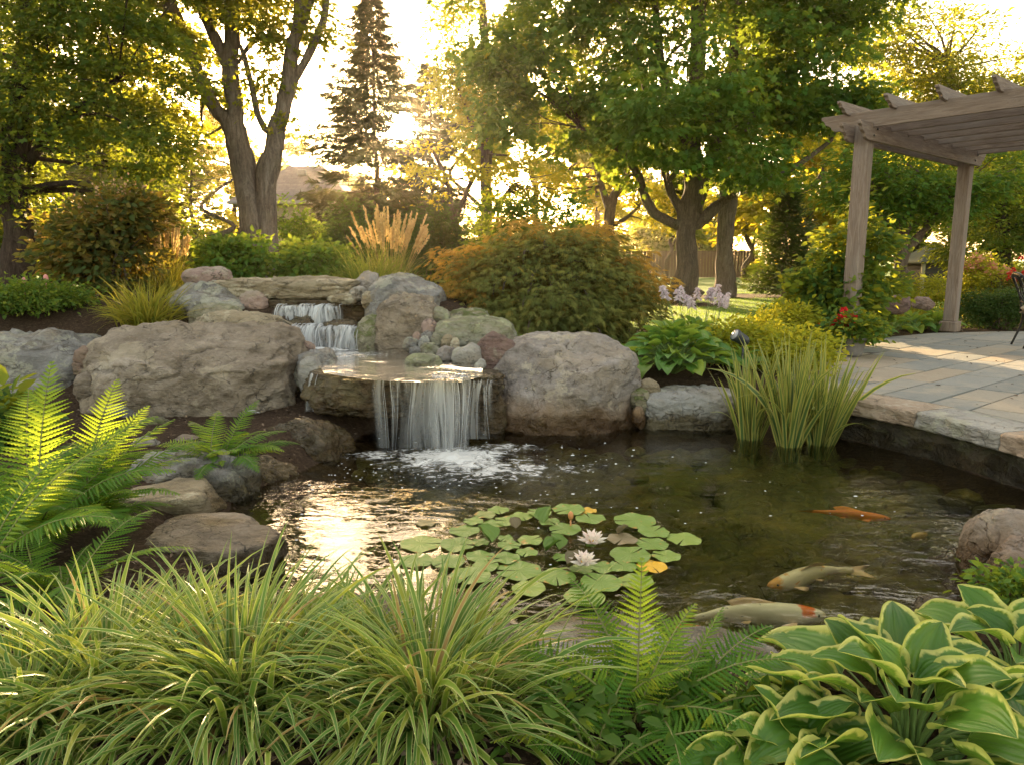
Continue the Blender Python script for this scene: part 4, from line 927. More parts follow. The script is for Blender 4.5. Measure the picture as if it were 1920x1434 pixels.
def blades(mb, base, az, el, L, Wd, droop, seg=7, rnd=None, vfold=.25, twist=0.0):
    n = len(base); t = np.linspace(0, 1, seg + 1); e = el[:, None] - droop[:, None] * t[None] ** 1.4
    st = L[:, None] / seg; dr = np.stack([np.cos(e) * np.cos(az)[:, None], np.cos(e) * np.sin(az)[:, None], np.sin(e)], -1)
    p = base[:, None] + np.concatenate([np.zeros((n, 1, 3)), np.cumsum(dr[:, :-1] * st[..., None], 1)], 1)
    a2 = az + PI / 2 + twist; sd = np.stack([np.cos(a2), np.sin(a2), np.sin(twist) * np.ones(n)], -1)[:, None] * np.ones((1, seg + 1, 1))
    w = (Wd[:, None] / 2) * np.clip(np.minimum(.55 + t * 1.8, 1.02 - t ** 3.2), .01, 1)[None]
    up = np.cross(dr, sd)
    l_ = p + sd * w[..., None] - up * (w * vfold)[..., None] * -1; r_ = p - sd * w[..., None] + up * (w * vfold)[..., None]
    V = np.stack([l_, p, r_], 2).reshape(-1, 3)
    i = np.arange(n)[:, None, None] * (seg + 1) * 3 + np.arange(seg)[None, :, None] * 3 + np.arange(2)[None, None]
    Q = np.stack([i, i + 1, i + 4, i + 3], -1).reshape(-1, 4)
    u = np.broadcast_to(t[None, :, None], (n, seg + 1, 3)); vv = np.broadcast_to(np.array([1, 0, -1.])[None, None], (n, seg + 1, 3))
    mb.add(V, [Q], np.repeat(rnd, (seg + 1) * 3), np.stack([u, vv], -1).reshape(-1, 2))
    return p
def gap(p, thr=-.3):
    """True where foliage is missing: the openings the low sun shines through"""
    q = p - SUN * ((p[:, 2] - .3) / SUN[2])[:, None]; x, y = q[:, 0], q[:, 1]
    g = (np.abs(x - 3.62 + .05 * (y - 6.4)) < .16 + .02 * (8.6 - y)) & (y > 4.3) & (y < 8.8)
    g |= (np.abs(x - 2.95 + .12 * (y - 6.0)) < .14) & (y > 5.0) & (y < 7.0)
    g |= (np.abs(x - 5.35) < .25) & (y > 7.2) & (y < 7.9)
    nz = vnoise(np.stack([x * 1.5, y * .9, x * 0], 1), 3)
    g |= (y > .6) & (y < 6.0) & (np.abs(x) < 3.4) & (nz > thr)
    g |= (y > 6) & (y < 10) & (np.abs(x) < 6) & (nz > .12)
    g |= (y > 10) & (y < 45) & (np.abs(x) < 16) & (nz > .15)
    g |= (y > 6.4) & (y < 9.2) & (x > 1.5) & (x < 3.5) & (nz > -.35)
    g |= (y > 2.2) & (y < 4.6) & (x > -3.2) & (x < -1.1) & (nz > -.3)
    g |= (p[:, 1] > 20) & (vnoise(np.stack([x * .55, y * .11, x * 0], 1), 9) > .26)
    g |= (p[:, 1] > 8) & (p[:, 2] > 1.6) & (vnoise(np.stack([x * 2.2, y * .42, x * 0], 1), 12) > .42)
    return g | sungap(p)
def fgap(p, thr=.0):                                 # only the openings that light the pond bank
    q = p - SUN * ((p[:, 2] - .3) / SUN[2])[:, None]; x, y = q[:, 0], q[:, 1]
    return ((y > .6) & (y < 6.0) & (np.abs(x) < 3.4) & (vnoise(np.stack([x * 1.5, y * .9, x * 0], 1), 3) > thr)) | sungap(p)
def sungap(p):
    d = unit(p - np.array([0, 0, HC])) @ SUN
    g = (d > math.cos(math.radians(.75))) | ((d > math.cos(math.radians(1.4))) & (R.random(len(p)) < .55))
    return g
def lobes_px(lst, Y):
    o_ = []
    for l in lst:
        px, py, rx, ry = l[:4]; yy = Y + (l[5] if len(l) > 5 else 0); c = P(px, py, yy); s = yy / F
        rd = l[4] if len(l) > 4 and l[4] else rx * s * .9
        o_.append((*c, rx * s, rd, ry * s))
    return np.array(o_)
def clump_pts(lobes, n, seed, inner=.35, rough=.35):
    r = np.random.default_rng(seed); w = (lobes[:, 3] * lobes[:, 4] * lobes[:, 5]) ** .7; k = r.choice(len(lobes), n, p=w / w.sum())
    d = unit(r.normal(size=(n, 3))); rad = (inner + (1 - inner) * r.random(n)) ** .5
    rad = rad * (1 + rough * fbm(d * 1.9 + k[:, None] * 7.7, seed, 2))
    return lobes[k, :3] + d * rad[:, None] * lobes[k, 3:], d, k
def foliage(name, mat, lobes, n, per, L, asp, kind, seed, parent=None, cr=.4, flat=.45, tilt=.55, droop=.25, cull=True, inner=.35, rough=.35, zmin=None, spread=.35, upness=1.0):
    c, d, k = clump_pts(lobes, n, seed, inner, rough); r = np.random.default_rng(seed + 1)
    cut = (lambda q: gap(q, .05)) if cull == 'sun' else gap
    if cull: m = ~cut(c); c, d = c[m], d[m]
    if zmin is not None: m = c[:, 2] > zmin; c, d = c[m], d[m]
    n = len(c); cl = r.random(n)
    off = r.normal(size=(n, per, 3)) * np.array([1, 1, flat]) * cr * .6
    off[..., 2] -= (off[..., 0] ** 2 + off[..., 1] ** 2) / cr * .35 * droop
    pos = (c[:, None] + off).reshape(-1, 3)
    if cull: kk = ~cut(pos)
    else: kk = np.ones(len(pos), bool)
    if zmin is not None: kk &= pos[:, 2] > zmin
    ax = (unit(off + .001) * np.array([1, 1, .3]) + r.normal(size=off.shape) * spread + d[:, None] * .35 - np.array([0, 0, droop])).reshape(-1, 3)
    nm = (r.normal(size=off.shape) * tilt + np.array([0, 0, upness]) + d[:, None] * .3).reshape(-1, 3)
    rn = np.clip(.55 * np.repeat(cl, per) + .45 * r.random(n * per), 0, 1)
    LL = L * r.uniform(.65, 1.25, n * per)
    mb = MB(); leaves(mb, pos[kk], ax[kk], nm[kk], LL[kk], LL[kk] * asp, kind, rn[kk])
    return mb.build(name, mat, parent), c
def barkmat(name, stops, scale=1.0, bmp=.04):
    m, nt = newmat(name); v = posvec(nt, (9 * scale, 9 * scale, 1.6 * scale)); n1 = noise(nt, v, 2.2, 8, .66, .9); n2 = noise(nt, posvec(nt), 2.5, 4)
    n3 = noise(nt, posvec(nt), 30, 4); c = ramp(nt, math_(nt, 'ADD', math_(nt, 'MULTIPLY', n1, .8), math_(nt, 'MULTIPLY', n3, .2)), stops)
    c = mixc(nt, maprange(nt, n2, .5, .75, 0, .4), c, (.10, .105, .06))
    out(nt, prin(nt, c, .95, .12, bump(nt, n1, 1.0, bmp))); return m
BK = dict(brown=barkmat('brown_bark', [(.3, (.045, .032, .024)), (.5, (.12, .09, .068)), (.72, (.22, .17, .135))]),
          grey=barkmat('grey_bark', [(.3, (.065, .05, .04)), (.5, (.17, .135, .11)), (.72, (.30, .25, .21))]),
          dark=barkmat('dark_bark', [(.3, (.02, .015, .012)), (.5, (.06, .042, .032)), (.72, (.12, .09, .07))]))
LF = dict(
    maple=leafmat('maple_leaf', [(0, (.026, .085, .016)), (.5, (.056, .15, .024)), (.85, (.13, .215, .028)), (1, (.30, .25, .02))], .44, (.32, .34, .02), tmul=1.35),
    light=leafmat('light_leaf', [(0, (.035, .075, .012)), (.5, (.075, .125, .02)), (.85, (.14, .17, .025)), (1, (.30, .23, .02))], .52, (.48, .42, .02), tmul=1.6),
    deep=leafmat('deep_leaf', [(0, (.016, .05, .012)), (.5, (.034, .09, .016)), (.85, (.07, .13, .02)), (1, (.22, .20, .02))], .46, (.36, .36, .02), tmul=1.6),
    sunlit_gold=leafmat('sunlit_gold_leaf', [(0, (.08, .11, .012)), (.5, (.16, .17, .016)), (1, (.36, .27, .02))], .56, (.60, .48, .02), tmul=1.6),  # yellow green leaf with the low sun's gold put into its colour
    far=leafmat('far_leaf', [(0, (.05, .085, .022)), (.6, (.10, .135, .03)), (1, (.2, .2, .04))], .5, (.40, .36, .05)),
    spruce=leafmat('spruce_needle', [(0, (.028, .042, .018)), (.6, (.052, .068, .026)), (1, (.10, .095, .035))], .25, (.2, .16, .03)),
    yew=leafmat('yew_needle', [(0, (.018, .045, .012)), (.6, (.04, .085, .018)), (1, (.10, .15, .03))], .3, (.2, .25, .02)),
    shrub=leafmat('shrub_leaf', [(0, (.030, .085, .016)), (.5, (.065, .16, .025)), (.85, (.14, .24, .035)), (1, (.30, .32, .03))], .42, (.40, .42, .02)),
    rusty=leafmat('rusty_leaf', [(0, (.022, .055, .016)), (.55, (.055, .095, .025)), (.75, (.16, .12, .03)), (1, (.38, .18, .04))], .42, (.45, .30, .03)),
    lime=leafmat('lime_leaf', [(0, (.12, .17, .015)), (.5, (.26, .29, .022)), (1, (.46, .38, .03))], .48, (.55, .48, .03)),
    vine=leafmat('vine_leaf', [(0, (.025, .085, .03)), (.5, (.05, .14, .03)), (.8, (.17, .22, .02)), (1, (.42, .34, .02))], .45, (.45, .42, .02)),
    lace=leafmat('lace_maple_leaf', [(0, (.07, .115, .035)), (.5, (.17, .22, .06)), (.8, (.27, .29, .075)), (.95, (.40, .32, .07)), (1, (.55, .34, .05))], .40, (.42, .27, .04)),
    lace_tip=leafmat('lace_maple_orange_leaf', [(0, (.20, .20, .06)), (.5, (.40, .28, .06)), (1, (.62, .36, .05))], .45, (.6, .32, .04), tmul=1.4),
    cover=leafmat('ground_cover_leaf', [(0, (.028, .075, .012)), (.6, (.07, .14, .02)), (1, (.22, .25, .04))], .42, (.35, .4, .02)),
)
def tree(name, label, cat, base, paths, lobes, n, per, L, asp, kind, mat, bark, seed, group=None, limbs=26, cull=True, sides=10, **kw):
    t = thing(name, base, label, cat, group); mb = MB(); r = np.random.default_rng(seed + 5); allp = []
    for k, (pts, rad) in enumerate(paths):
        m_ = max(10, len(pts) * 5); q = smooth_path(pts, m_); rr = np.interp(np.linspace(0, 1, m_), np.linspace(0, 1, len(rad)), rad)
        q = q + .25 * rr[:, None] * np.stack([vnoise(np.stack([np.linspace(0, 9, m_), np.full(m_, k * 3.1), np.full(m_, j * 5.)], 1), seed) for j in range(3)], 1)
        mb.tube(q, rr, sides + (6 if k == 0 else 0), wob=.22, seed=seed + k); allp.append(np.c_[q, rr])
    allp = np.concatenate(allp)
    cr, c = foliage('crown', mat, lobes, n, per, L, asp, kind, seed, t, cull=cull, **kw)
    if limbs and len(c):
        for q in c[r.choice(len(c), min(limbs, len(c)), replace=False)]:
            dd = np.linalg.norm((allp[:, :3] - q) * np.array([1, 1, .8]), axis=1) + np.where(allp[:, 2] > q[2] + .3, 3, 0) ; s = allp[np.argmin(dd)]
            mid = (s[:3] + q) / 2 + np.array([*(r.normal(size=2) * .15), .12 * np.linalg.norm(s[:3] - q) * r.uniform(-.3, 1)])
            mb.tube(smooth_path([s[:3], mid, q + r.normal(size=3) * .1], 8), np.linspace(min(s[3] * .5, .05 * (1 + np.linalg.norm(s[:3] - q) * .12)), .008, 8), 5)
    mb.build('trunk', BK[bark], t); return t
def pxpath(pts, Y): 
    s = Y / F
    return [P(p[0], p[1], Y + (p[3] if len(p) > 3 else 0)) for p in pts], [p[2] * s for p in pts]

# ---------------------------------------------------------------- the trees one can tell apart
Y = 12.5; s_ = Y / F
bz = gz(*P(489, 470, Y)[:2])
root_ = [P(487, 520, Y), P(500, 520, Y)]
paths = [pxpath([(480,560,31),(479,500,26),(471,400,22),(455,320,20),(442,245,18.5),(438,205,15),(435,130,15),(434,50,13),(430,-70,11),(428,-200,8)], Y),
         pxpath([(503,560,28),(503,500,23),(504,360,19),(511,290,17),(518,245,17),(530,200,14),(543,130,14),(557,66,11),(560,30,10),(556,-60,8),(552,-180,6)], Y),
         pxpath([(444,262,15),(430,236,14),(408,210,12),(380,160,12),(352,90,12),(325,25,11),(300,-60,9),(270,-170,6)], Y),
         pxpath([(436,140,8),(420,112,9),(400,66,9),(372,5,8),(350,-80,6),(330,-170,4)], Y),
         pxpath([(545,160,7),(570,116,7),(594,70,7),(607,30,6.5),(618,-40,6),(640,-130,4)], Y),
         pxpath([(557,66,6),(578,20,6),(592,-40,5),(600,-120,4)], Y),
         pxpath([(515,252,6),(500,244,6),(484,215,5.5),(472,160,5),(458,110,4.5),(450,85,3)], Y),
         pxpath([(448,118,2.5),(470,84,4),(500,70,3.5),(528,76,2.5),(545,70,1.5)], Y),
         pxpath([(398,178,3.5),(378,178,3.5),(350,170,2.6),(336,178,1.6)], Y)]
lob = lobes_px([(300,40,80,70,1.2),(350,130,60,70,1.0),(370,-60,120,70,1.6),(480,-110,160,70,2),(460,40,50,60,.8),(505,110,40,55,.6),(520,20,50,60,.8),(490,175,30,40,.4),(400,30,60,60,.8),(560,-100,90,50,1.2),(330,220,50,45,.8),(560,220,22,16,.3),(600,55,26,30,.4),(300,160,60,60,1)], Y)
tree('tree', 'tall grey barked tree with two main stems forking from the base left of the sun', 'tree', (P(490, 500, Y)[0], Y, bz), paths, lob, 430, 46, .112, .78, 'maple', LF['light'], 'grey', 101, limbs=55, cr=.34)
Y = 10.6; paths = [pxpath([(28,560,34),(30,480,27),(36,380,24),(40,260,20),(44,120,16),(50,-40,12),(55,-200,8)], Y), pxpath([(42,180,10),(68,130,9),(95,60,8),(120,-40,6)], Y), pxpath([(38,330,10),(90,250,8),(150,200,6),(220,150,4)], Y), pxpath([(38,300,9),(-20,220,8),(-80,140,6)], Y)]
lob = lobes_px([(60,60,130,100,1.3),(200,30,110,90,1.2),(270,120,80,90,1.0),(240,230,95,60,1.0),(120,180,120,80,1.2),(20,230,110,80,1.2),(180,310,110,50,1.0),(60,350,90,50,1.0),(290,290,50,45,.8),(100,-90,220,100,1.8),(-110,120,130,160,1.5),(-60,330,90,70,1.2),(260,370,70,30,.7),(120,400,80,30,.9)], Y)
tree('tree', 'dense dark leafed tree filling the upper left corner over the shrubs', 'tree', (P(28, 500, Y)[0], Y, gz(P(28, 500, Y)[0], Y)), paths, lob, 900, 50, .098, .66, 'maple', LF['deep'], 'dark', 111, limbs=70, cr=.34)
Y = 18.9; b0 = G(1287, 566, .33)
paths = [pxpath([(1285,572,32),(1286,556,24),(1288,500,20),(1290,440,18.5),(1292,400,20),(1296,340,16),(1300,250,16),(1306,120,14),(1310,-40,11),(1312,-250,7)], Y),
         pxpath([(1284,424,9),(1262,418,9),(1232,402,8.5),(1210,372,8),(1196,332,7),(1170,290,6),(1140,265,5),(1090,240,3)], Y),
         pxpath([(1284,400,10),(1262,370,8),(1248,330,7),(1236,270,6),(1215,190,5),(1190,90,3)], Y),
         pxpath([(1300,400,12),(1322,340,11),(1346,250,10),(1364,160,9),(1380,60,8),(1392,-60,6)], Y),
         pxpath([(1300,420,12),(1326,405,11),(1352,380,9),(1398,350,7),(1450,332,6),(1510,300,5),(1560,262,3)], Y),
         pxpath([(1300,330,9),(1268,240,8),(1240,120,7),(1225,-20,5)], Y, ), pxpath([(1340,270,7),(1400,230,6),(1460,160,5),(1520,110,3)], Y)]
lob = lobes_px([(1290,90,200,150,3),(1140,130,120,100,2.2),(1000,110,120,80,2),(1090,235,95,50,1.6),(1240,255,110,60,2,-1.5),(1400,220,130,85,2.2),(1490,100,120,100,2.4),(1570,190,70,55,1.5),(1390,310,90,38,1.5,-1),(1165,320,70,28,1.2),(1300,-110,260,140,3.5),(1040,-40,160,90,2.6),(1530,-30,160,90,2.8),(1210,180,60,70,1.5,-3),(1335,130,60,60,1.5,-3),(960,215,60,50,1.4),(1450,330,60,30,1.2)], Y)
mp = tree('maple_tree', 'large green maple in the middle of the lawn with a thick low branching trunk', 'tree', b0, paths, lob, 1500, 46, .175, .95, 'maple', LF['maple'], 'brown', 121, limbs=110, cr=.52, flat=.35, droop=.45, sides=12)
Y = 22.0; paths = [pxpath([(1360,556,26),(1358,540,19),(1356,500,16),(1358,440,15),(1364,380,17),(1370,300,14),(1380,200,11),(1390,60,8)], Y), pxpath([(1368,330,8),(1400,250,6),(1440,170,4)], Y)]
lob = lobes_px([(1400,120,120,100,2),(1480,240,90,60,1.5),(1340,40,120,90,2),(1420,330,60,30,1.2)], Y)
tree('tree', 'tree with a straight grey trunk right behind the large maple', 'tree', G(1357, 552, .33), paths, lob, 330, 42, .17, .8, 'maple', LF['light'], 'grey', 131, limbs=26, cr=.5)
Y = 24.0; paths = [pxpath([(912,480,12),(912,400,11),(911,300,10),(913,150,9),(905,40,7),(900,-80,5)], Y), pxpath([(912,290,6),(880,220,5),(850,130,3)], Y), pxpath([(912,250,6),(950,170,5),(990,90,3)], Y)]
lob = lobes_px([(905,60,95,85,1.8),(860,150,55,55,1.3),(960,190,90,75,1.6),(880,250,60,45,1.2),(1000,300,80,45,1.3),(930,-50,140,80,2),(1040,60,100,90,1.8),(950,330,60,35,1)], Y)
tree('tree', 'slender feathery tree with pale green sunlit leaves right of the sun', 'tree', P(912, 545, Y), paths, lob, 820, 40, .15, .5, 'oval', LF['light'], 'brown', 141, limbs=40, cr=.5)
Y = 17.0; paths = [pxpath([(872,480,6),(852,420,5),(838,340,4),(815,290,3),(802,262,1.5)], Y), pxpath([(852,420,5),(880,350,4.5),(905,310,3)], Y), pxpath([(838,345,3.5),(800,330,3),(770,325,2)], Y), pxpath([(880,490,6),(925,400,5),(960,350,3)], Y)]
lob = lobes_px([(850,330,60,40,.9),(910,350,60,40,.9),(960,390,70,40,1),(830,400,50,40,.8),(800,300,36,26,.5),(1010,350,50,35,.8)], Y)
tree('small_tree', 'small leaning tree with sparse yellow green leaves just right of the low sun', 'tree', (P(875, 520, Y)[0], Y, .35), paths, lob, 360, 34, .10, .55, 'oval', LF['sunlit_gold'], 'brown', 151, limbs=40, cr=.34, cull='sun')
Y = 24.5; paths = [pxpath([(1142,540,13),(1143,470,11),(1145,400,10),(1150,375,9),(1165,345,6),(1182,310,4)], Y), pxpath([(1144,395,7),(1132,360,6),(1118,320,4),(1105,280,3)], Y), pxpath([(1147,425,4),(1175,408,3.5),(1200,385,2.5)], Y)]
lob = lobes_px([(1130,320,80,45,1.5),(1210,340,60,45,1.4),(1060,350,60,35,1.2),(1180,270,90,45,1.6),(1230,420,40,30,.9)], Y)
tree('tree', 'short trunked tree with leaves coloured sunlit gold behind the top of the lace leaf maple', 'tree', (P(1142, 540, Y)[0], Y, .33), paths, lob, 330, 40, .15, .75, 'maple', LF['sunlit_gold'], 'brown', 161, limbs=30, cr=.45)
Y = 15.0; paths = [pxpath([(1690,545,13),(1690,505,11),(1692,470,9),(1700,420,7),(1712,370,5),(1720,320,3)], Y), pxpath([(1690,500,7),(1672,455,6),(1655,410,5),(1640,350,3)], Y), pxpath([(1692,490,7),(1715,450,6),(1745,420,5),(1780,370,3)], Y), pxpath([(1690,495,6),(1684,440,5),(1680,380,3.5)], Y), pxpath([(1692,480,5),(1730,440,4),(1745,380,3)], Y)]
lob = lobes_px([(1680,350,90,45,1.1),(1600,340,60,45,1.0),(1760,350,80,50,1.1),(1700,300,120,45,1.3),(1650,410,50,26,.7),(1840,330,70,60,1),(1750,400,60,22,.7)], Y)
tree('small_tree', 'vase shaped small tree with several stems seen between the pergola posts', 'tree', (P(1690, 545, Y)[0], Y, .33), paths, lob, 420, 40, .115, .5, 'oval', LF['maple'], 'brown', 171, limbs=50, cr=.36)
Y = 26.0; paths = [pxpath([(1790,560,13),(1790,400,11),(1785,250,9),(1780,120,6)], Y)]
lob = lobes_px([(1740,90,90,80,1.8),(1690,180,70,60,1.5),(1800,180,90,50,1.8),(1880,200,80,60,1.6),(1850,290,110,50,1.8),(1640,60,80,60,1.5),(1740,280,90,50,1.6),(1900,130,50,40,1)], Y)
tree('tree', 'airy light green tree rising behind the pergola rafters', 'tree', (P(1790, 560, Y)[0], Y, .33), paths, lob, 560, 42, .16, .5, 'oval', LF['light'], 'brown', 181, limbs=40, cr=.5, cull=False)
Y = 18.0; paths = [pxpath([(1880,560,14),(1880,450,12),(1875,350,8)], Y)]
lob = lobes_px([(1860,430,80,55,1.3),(1930,400,80,80,1.3),(1820,470,50,40,1),(1960,470,80,60,1.3),(1890,350,80,40,1.2)], Y)
tree('tree', 'dark bushy evergreen behind the flowering shrub at the right edge', 'tree', (P(1880, 560, Y)[0], Y, .33), paths, lob, 560, 40, .10, .5, 'oval', LF['deep'], 'dark', 191, limbs=10, cr=.34, zmin=.4)

def conifer(name, label, px, ybase, ytop, Y, wpx, n, seed, mat='spruce', bark='brown', group=None, L=.16, droop=.25, z0=.06, dens=1.0, cull=True, taper=1.0, kind='needle'):
    b = P(px, ybase, Y); top = P(px, ytop, Y); z_b = gz(b[0], b[1]); H = top[2] - z_b; rmax = wpx * Y / F
    t = thing(name, (b[0], Y, z_b), label, 'tree', group); r = np.random.default_rng(seed); tr = MB()
    pts = np.array([[b[0] + .05 * math.sin(k * 2.1), Y, z_b + H * k / 9] for k in range(10)]); tr.tube(pts, np.linspace(.02 + H * .013, .012, 10), 8, wob=.2, seed=seed)
    pos, ax, nm, rn = [], [], [], []
    for k in range(n):
        f = z0 + (1 - z0) * (k / n) ** .92; R_ = rmax * (1 - f) ** taper * r.uniform(.55, 1.12) + .12; a = k * 2.4 + r.uniform(-.4, .4)
        d = np.array([math.cos(a), math.sin(a), 0.]); up = .30 - droop * (1.6 - f)
        m_ = max(4, int(R_ / .11)); q = np.linspace(.08, 1, m_)
        br = np.array([b[0], Y, z_b + H * f]) + d * (q * R_)[:, None] + np.array([0, 0, 1.]) * ((up * q + .28 * q ** 2.4 * droop * 1.3) * R_)[:, None]
        tr.tube(br[::max(1, m_ // 5)], np.linspace(.012 + .006 * R_, .004, len(br[::max(1, m_ // 5)])), 4, cap=False)
        side = np.array([-d[1], d[0], 0]); g = r.random() * .5
        for p, qq in zip(br, q):
            for _ in range(max(1, int(5 * dens * (1.15 - qq * .4)))):
                sg = r.choice([-1, 1]); w = r.random() * (1 - qq * .75) * R_ * .42
                pos.append(p + side * sg * w + d * w * .5 - np.array([0, 0, w * droop * .8]) + r.normal(size=3) * .03); ax.append(d * .8 + side * sg * .7 + r.normal(size=3) * .3 - np.array([0, 0, droop * .8])); nm.append(np.array([0, 0, 1.]) + r.normal(size=3) * .4); rn.append(min(1, g + r.random() * .5))
    pos, ax, nm, rn = map(np.array, (pos, ax, nm, rn))
    if cull: m_ = ~(fgap(pos, .16) if name == 'spruce_tree' else gap(pos)); pos, ax, nm, rn = pos[m_], ax[m_], nm[m_], rn[m_]
    mb = MB(); leaves(mb, pos, ax, nm, L * r.uniform(.7, 1.3, len(pos)), L * .9, kind, rn); mb.build('crown', LF[mat], t); tr.build('trunk', BK[bark], t); return t
conifer('spruce_tree', 'tall ragged spruce standing just left of the low sun', 712, 545, -6, 26.0, 200, 185, 201, L=.36, dens=1.8, droop=.36, taper=.85)
conifer('spruce_tree', 'shorter ragged spruce just right of the low sun', 812, 545, 120, 30.0, 120, 120, 205, L=.36, dens=1.9, droop=.34, taper=.8)
conifer('spruce_tree', 'smaller brownish spruce left of the forked tree', 372, 545, 235, 17.0, 95, 70, 202, L=.20, dens=1.1, droop=.3, taper=.8)
conifer('conifer_tree', 'dense dark cone shaped conifer on the lawn left of the front pergola post', 1468, 553, 345, 22.0, 78, 150, 203, 'yew', L=.20, dens=2.0, droop=.12, z0=.02, taper=.8, cull=False)
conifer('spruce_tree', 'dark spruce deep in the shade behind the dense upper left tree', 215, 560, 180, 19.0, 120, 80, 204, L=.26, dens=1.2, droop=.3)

BT = 'trees closing the view far behind the lawn'
def backtree(px, Y, ytop, w, label, mat, seed, n=200, L=.26, trunkpx=None, asp=.65, yc=None, kind='oval', bark='brown'):
    b = P(px, 500, Y); z0 = gz(b[0], b[1]); s = Y / F; r = np.random.default_rng(seed); H = P(px, ytop, Y)[2] - z0; ww = w * s
    lo = [(b[0] + r.uniform(-.55, .55) * ww, Y + r.uniform(-.5, .5) * ww, z0 + H * f, ww * q * r.uniform(.8, 1.15), ww * q, H * .2) for f, q in ((.30, .6), (.42, .72), (.45, .66), (.56, .66), (.62, .56), (.72, .5), (.80, .42), (.86, .3))]
    rad = H * .018; pts = [(b[0] + r.normal() * .12 * k, Y + r.normal() * .1 * k, z0 + H * .11 * k) for k in range(9)]
    return tree('tree', label, 'tree', (b[0], Y, z0), [(pts, np.linspace(rad * 1.3, rad * .3, 9)), ([pts[2], np.array(pts[4]) + np.array([ww * .3, 0, .2]), np.array(pts[6]) + np.array([ww * .55, 0, 0])], [rad * .7, rad * .5, rad * .2])], np.array(lo), n, 40, L, asp, kind, LF[mat], bark, seed, BT, limbs=14, cr=H * .075, sides=8)
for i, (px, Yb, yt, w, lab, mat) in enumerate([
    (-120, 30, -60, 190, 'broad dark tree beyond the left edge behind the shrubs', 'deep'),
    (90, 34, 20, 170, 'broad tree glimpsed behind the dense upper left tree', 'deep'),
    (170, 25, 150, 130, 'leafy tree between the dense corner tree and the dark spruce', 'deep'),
    (415, 28, 255, 70, 'low leafy tree right behind the forked grey tree', 'light'),
    (300, 40, 90, 130, 'mid green tree behind the smaller brownish spruce', 'light'),
    (455, 50, 215, 75, 'yellow green tree between the stems of the forked tree', 'sunlit_gold'),
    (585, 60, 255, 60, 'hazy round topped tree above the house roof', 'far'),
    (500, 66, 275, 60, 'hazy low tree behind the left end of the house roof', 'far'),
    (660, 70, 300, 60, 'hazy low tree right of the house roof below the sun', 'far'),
    (760, 40, 300, 80, 'rounded backlit tree low under the sun', 'sunlit_gold'),
    (900, 34, 210, 90, 'leafy tree filling in behind the leaning small tree', 'light'),
    (820, 56, 270, 80, 'bright backlit tree low to the right of the sun', 'sunlit_gold'),
    (1000, 44, 130, 120, 'tall tree filling in behind the feathery tree', 'light'),
    (1120, 52, 200, 110, 'tree coloured sunlit gold far behind the left side of the large maple', 'sunlit_gold'),
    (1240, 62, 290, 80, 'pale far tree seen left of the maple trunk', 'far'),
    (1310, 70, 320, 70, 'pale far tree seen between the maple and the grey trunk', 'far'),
    (1400, 38, 270, 75, 'tree coloured sunlit gold with a forked trunk far right of the grey trunk', 'sunlit_gold'),
    (1500, 36, 180, 110, 'tree coloured sunlit gold behind the cone shaped conifer', 'sunlit_gold'),
    (1600, 42, 150, 130, 'bright green tree behind the front pergola post', 'light'),
    (1720, 40, 230, 120, 'green tree behind the vase shaped small tree', 'maple'),
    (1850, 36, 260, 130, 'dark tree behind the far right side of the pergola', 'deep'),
    (2010, 32, 60, 170, 'tall tree beyond the right edge past the pergola', 'light'),
    (1255, 33, 330, 42, 'thin leaning grey tree just left of the maple trunk', 'light'),
]): backtree(px, Yb, yt, w, lab, mat, 300 + i, n=int(240 + w * 1.4), L=.011 * Yb if Yb < 45 else .0085 * Yb)
# the far wood reads as one mass
lo = []
r = np.random.default_rng(400)
for k in range(90):
    a = r.uniform(-1.5, 1.5); d = r.uniform(78, 125); gapw = abs(math.degrees(a) - math.degrees(SUN_AZ)) < 12
    h = r.uniform(3.5, 5.0) if gapw else r.uniform(6, 12); lo.append((d * math.sin(a), d * math.cos(a), h * .5, r.uniform(4, 7), r.uniform(4, 7), h * .6))
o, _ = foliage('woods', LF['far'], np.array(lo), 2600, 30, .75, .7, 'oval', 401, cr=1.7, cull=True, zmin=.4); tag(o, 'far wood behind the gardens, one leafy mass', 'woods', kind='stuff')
# ---------------------------------------------------------------- shrubs and bed plants
def shrub(name, label, cat, box, Y, mat, L, asp, kind, n, per, seed, group=None, stems=14, cr=None, rd=None, lob=None, flat=.7, tilt=.8, droop=.15, cull=False, dz=0.0, inner=.4, upness=.8, rough=.35):
    x0, y0, x1, y1 = box; s = Y / F; c = P((x0 + x1) / 2, y0, Y); z0 = gz(c[0], Y) + dz; w = (x1 - x0) * s / 2; h = max(.12, c[2] - z0); rd = rd or w * .8
    t = thing(name, (c[0], Y, z0), label, cat, group); r = np.random.default_rng(seed)
    lo = [(c[0], Y, z0 + h * .48, w * .8, rd * .85, h * .5)]
    for k in range(lob or 7):
        a = k * 2.4 + r.random(); q = r.uniform(.35, .62); lo.append((c[0] + math.cos(a) * w * q, Y + math.sin(a) * rd * q, z0 + h * r.uniform(.35, .76), w * .38, rd * .38, h * .26))
    f_, cc = foliage('foliage', mat if not isinstance(mat, str) else LF[mat], np.array(lo), n, per, L, asp, kind, seed, t, cr=cr or w * .2, flat=flat, tilt=tilt, droop=droop, cull=cull, inner=inner, zmin=z0 + .02, upness=upness, rough=rough)
    mb = MB()
    for q in cc[r.choice(len(cc), min(stems, len(cc)), replace=False)]:
        b = np.array([c[0] + r.normal() * w * .1, Y + r.normal() * rd * .1, z0 - .05]); mb.tube(smooth_path([b, (b + q) / 2 + np.array([0, 0, h * .12]), q], 7), np.linspace(.012 + .004 * h, .003, 7), 5)
    if stems: mb.build('stems', BK['brown'], t)
    t['_h'] = h; return t, np.array(lo), cc
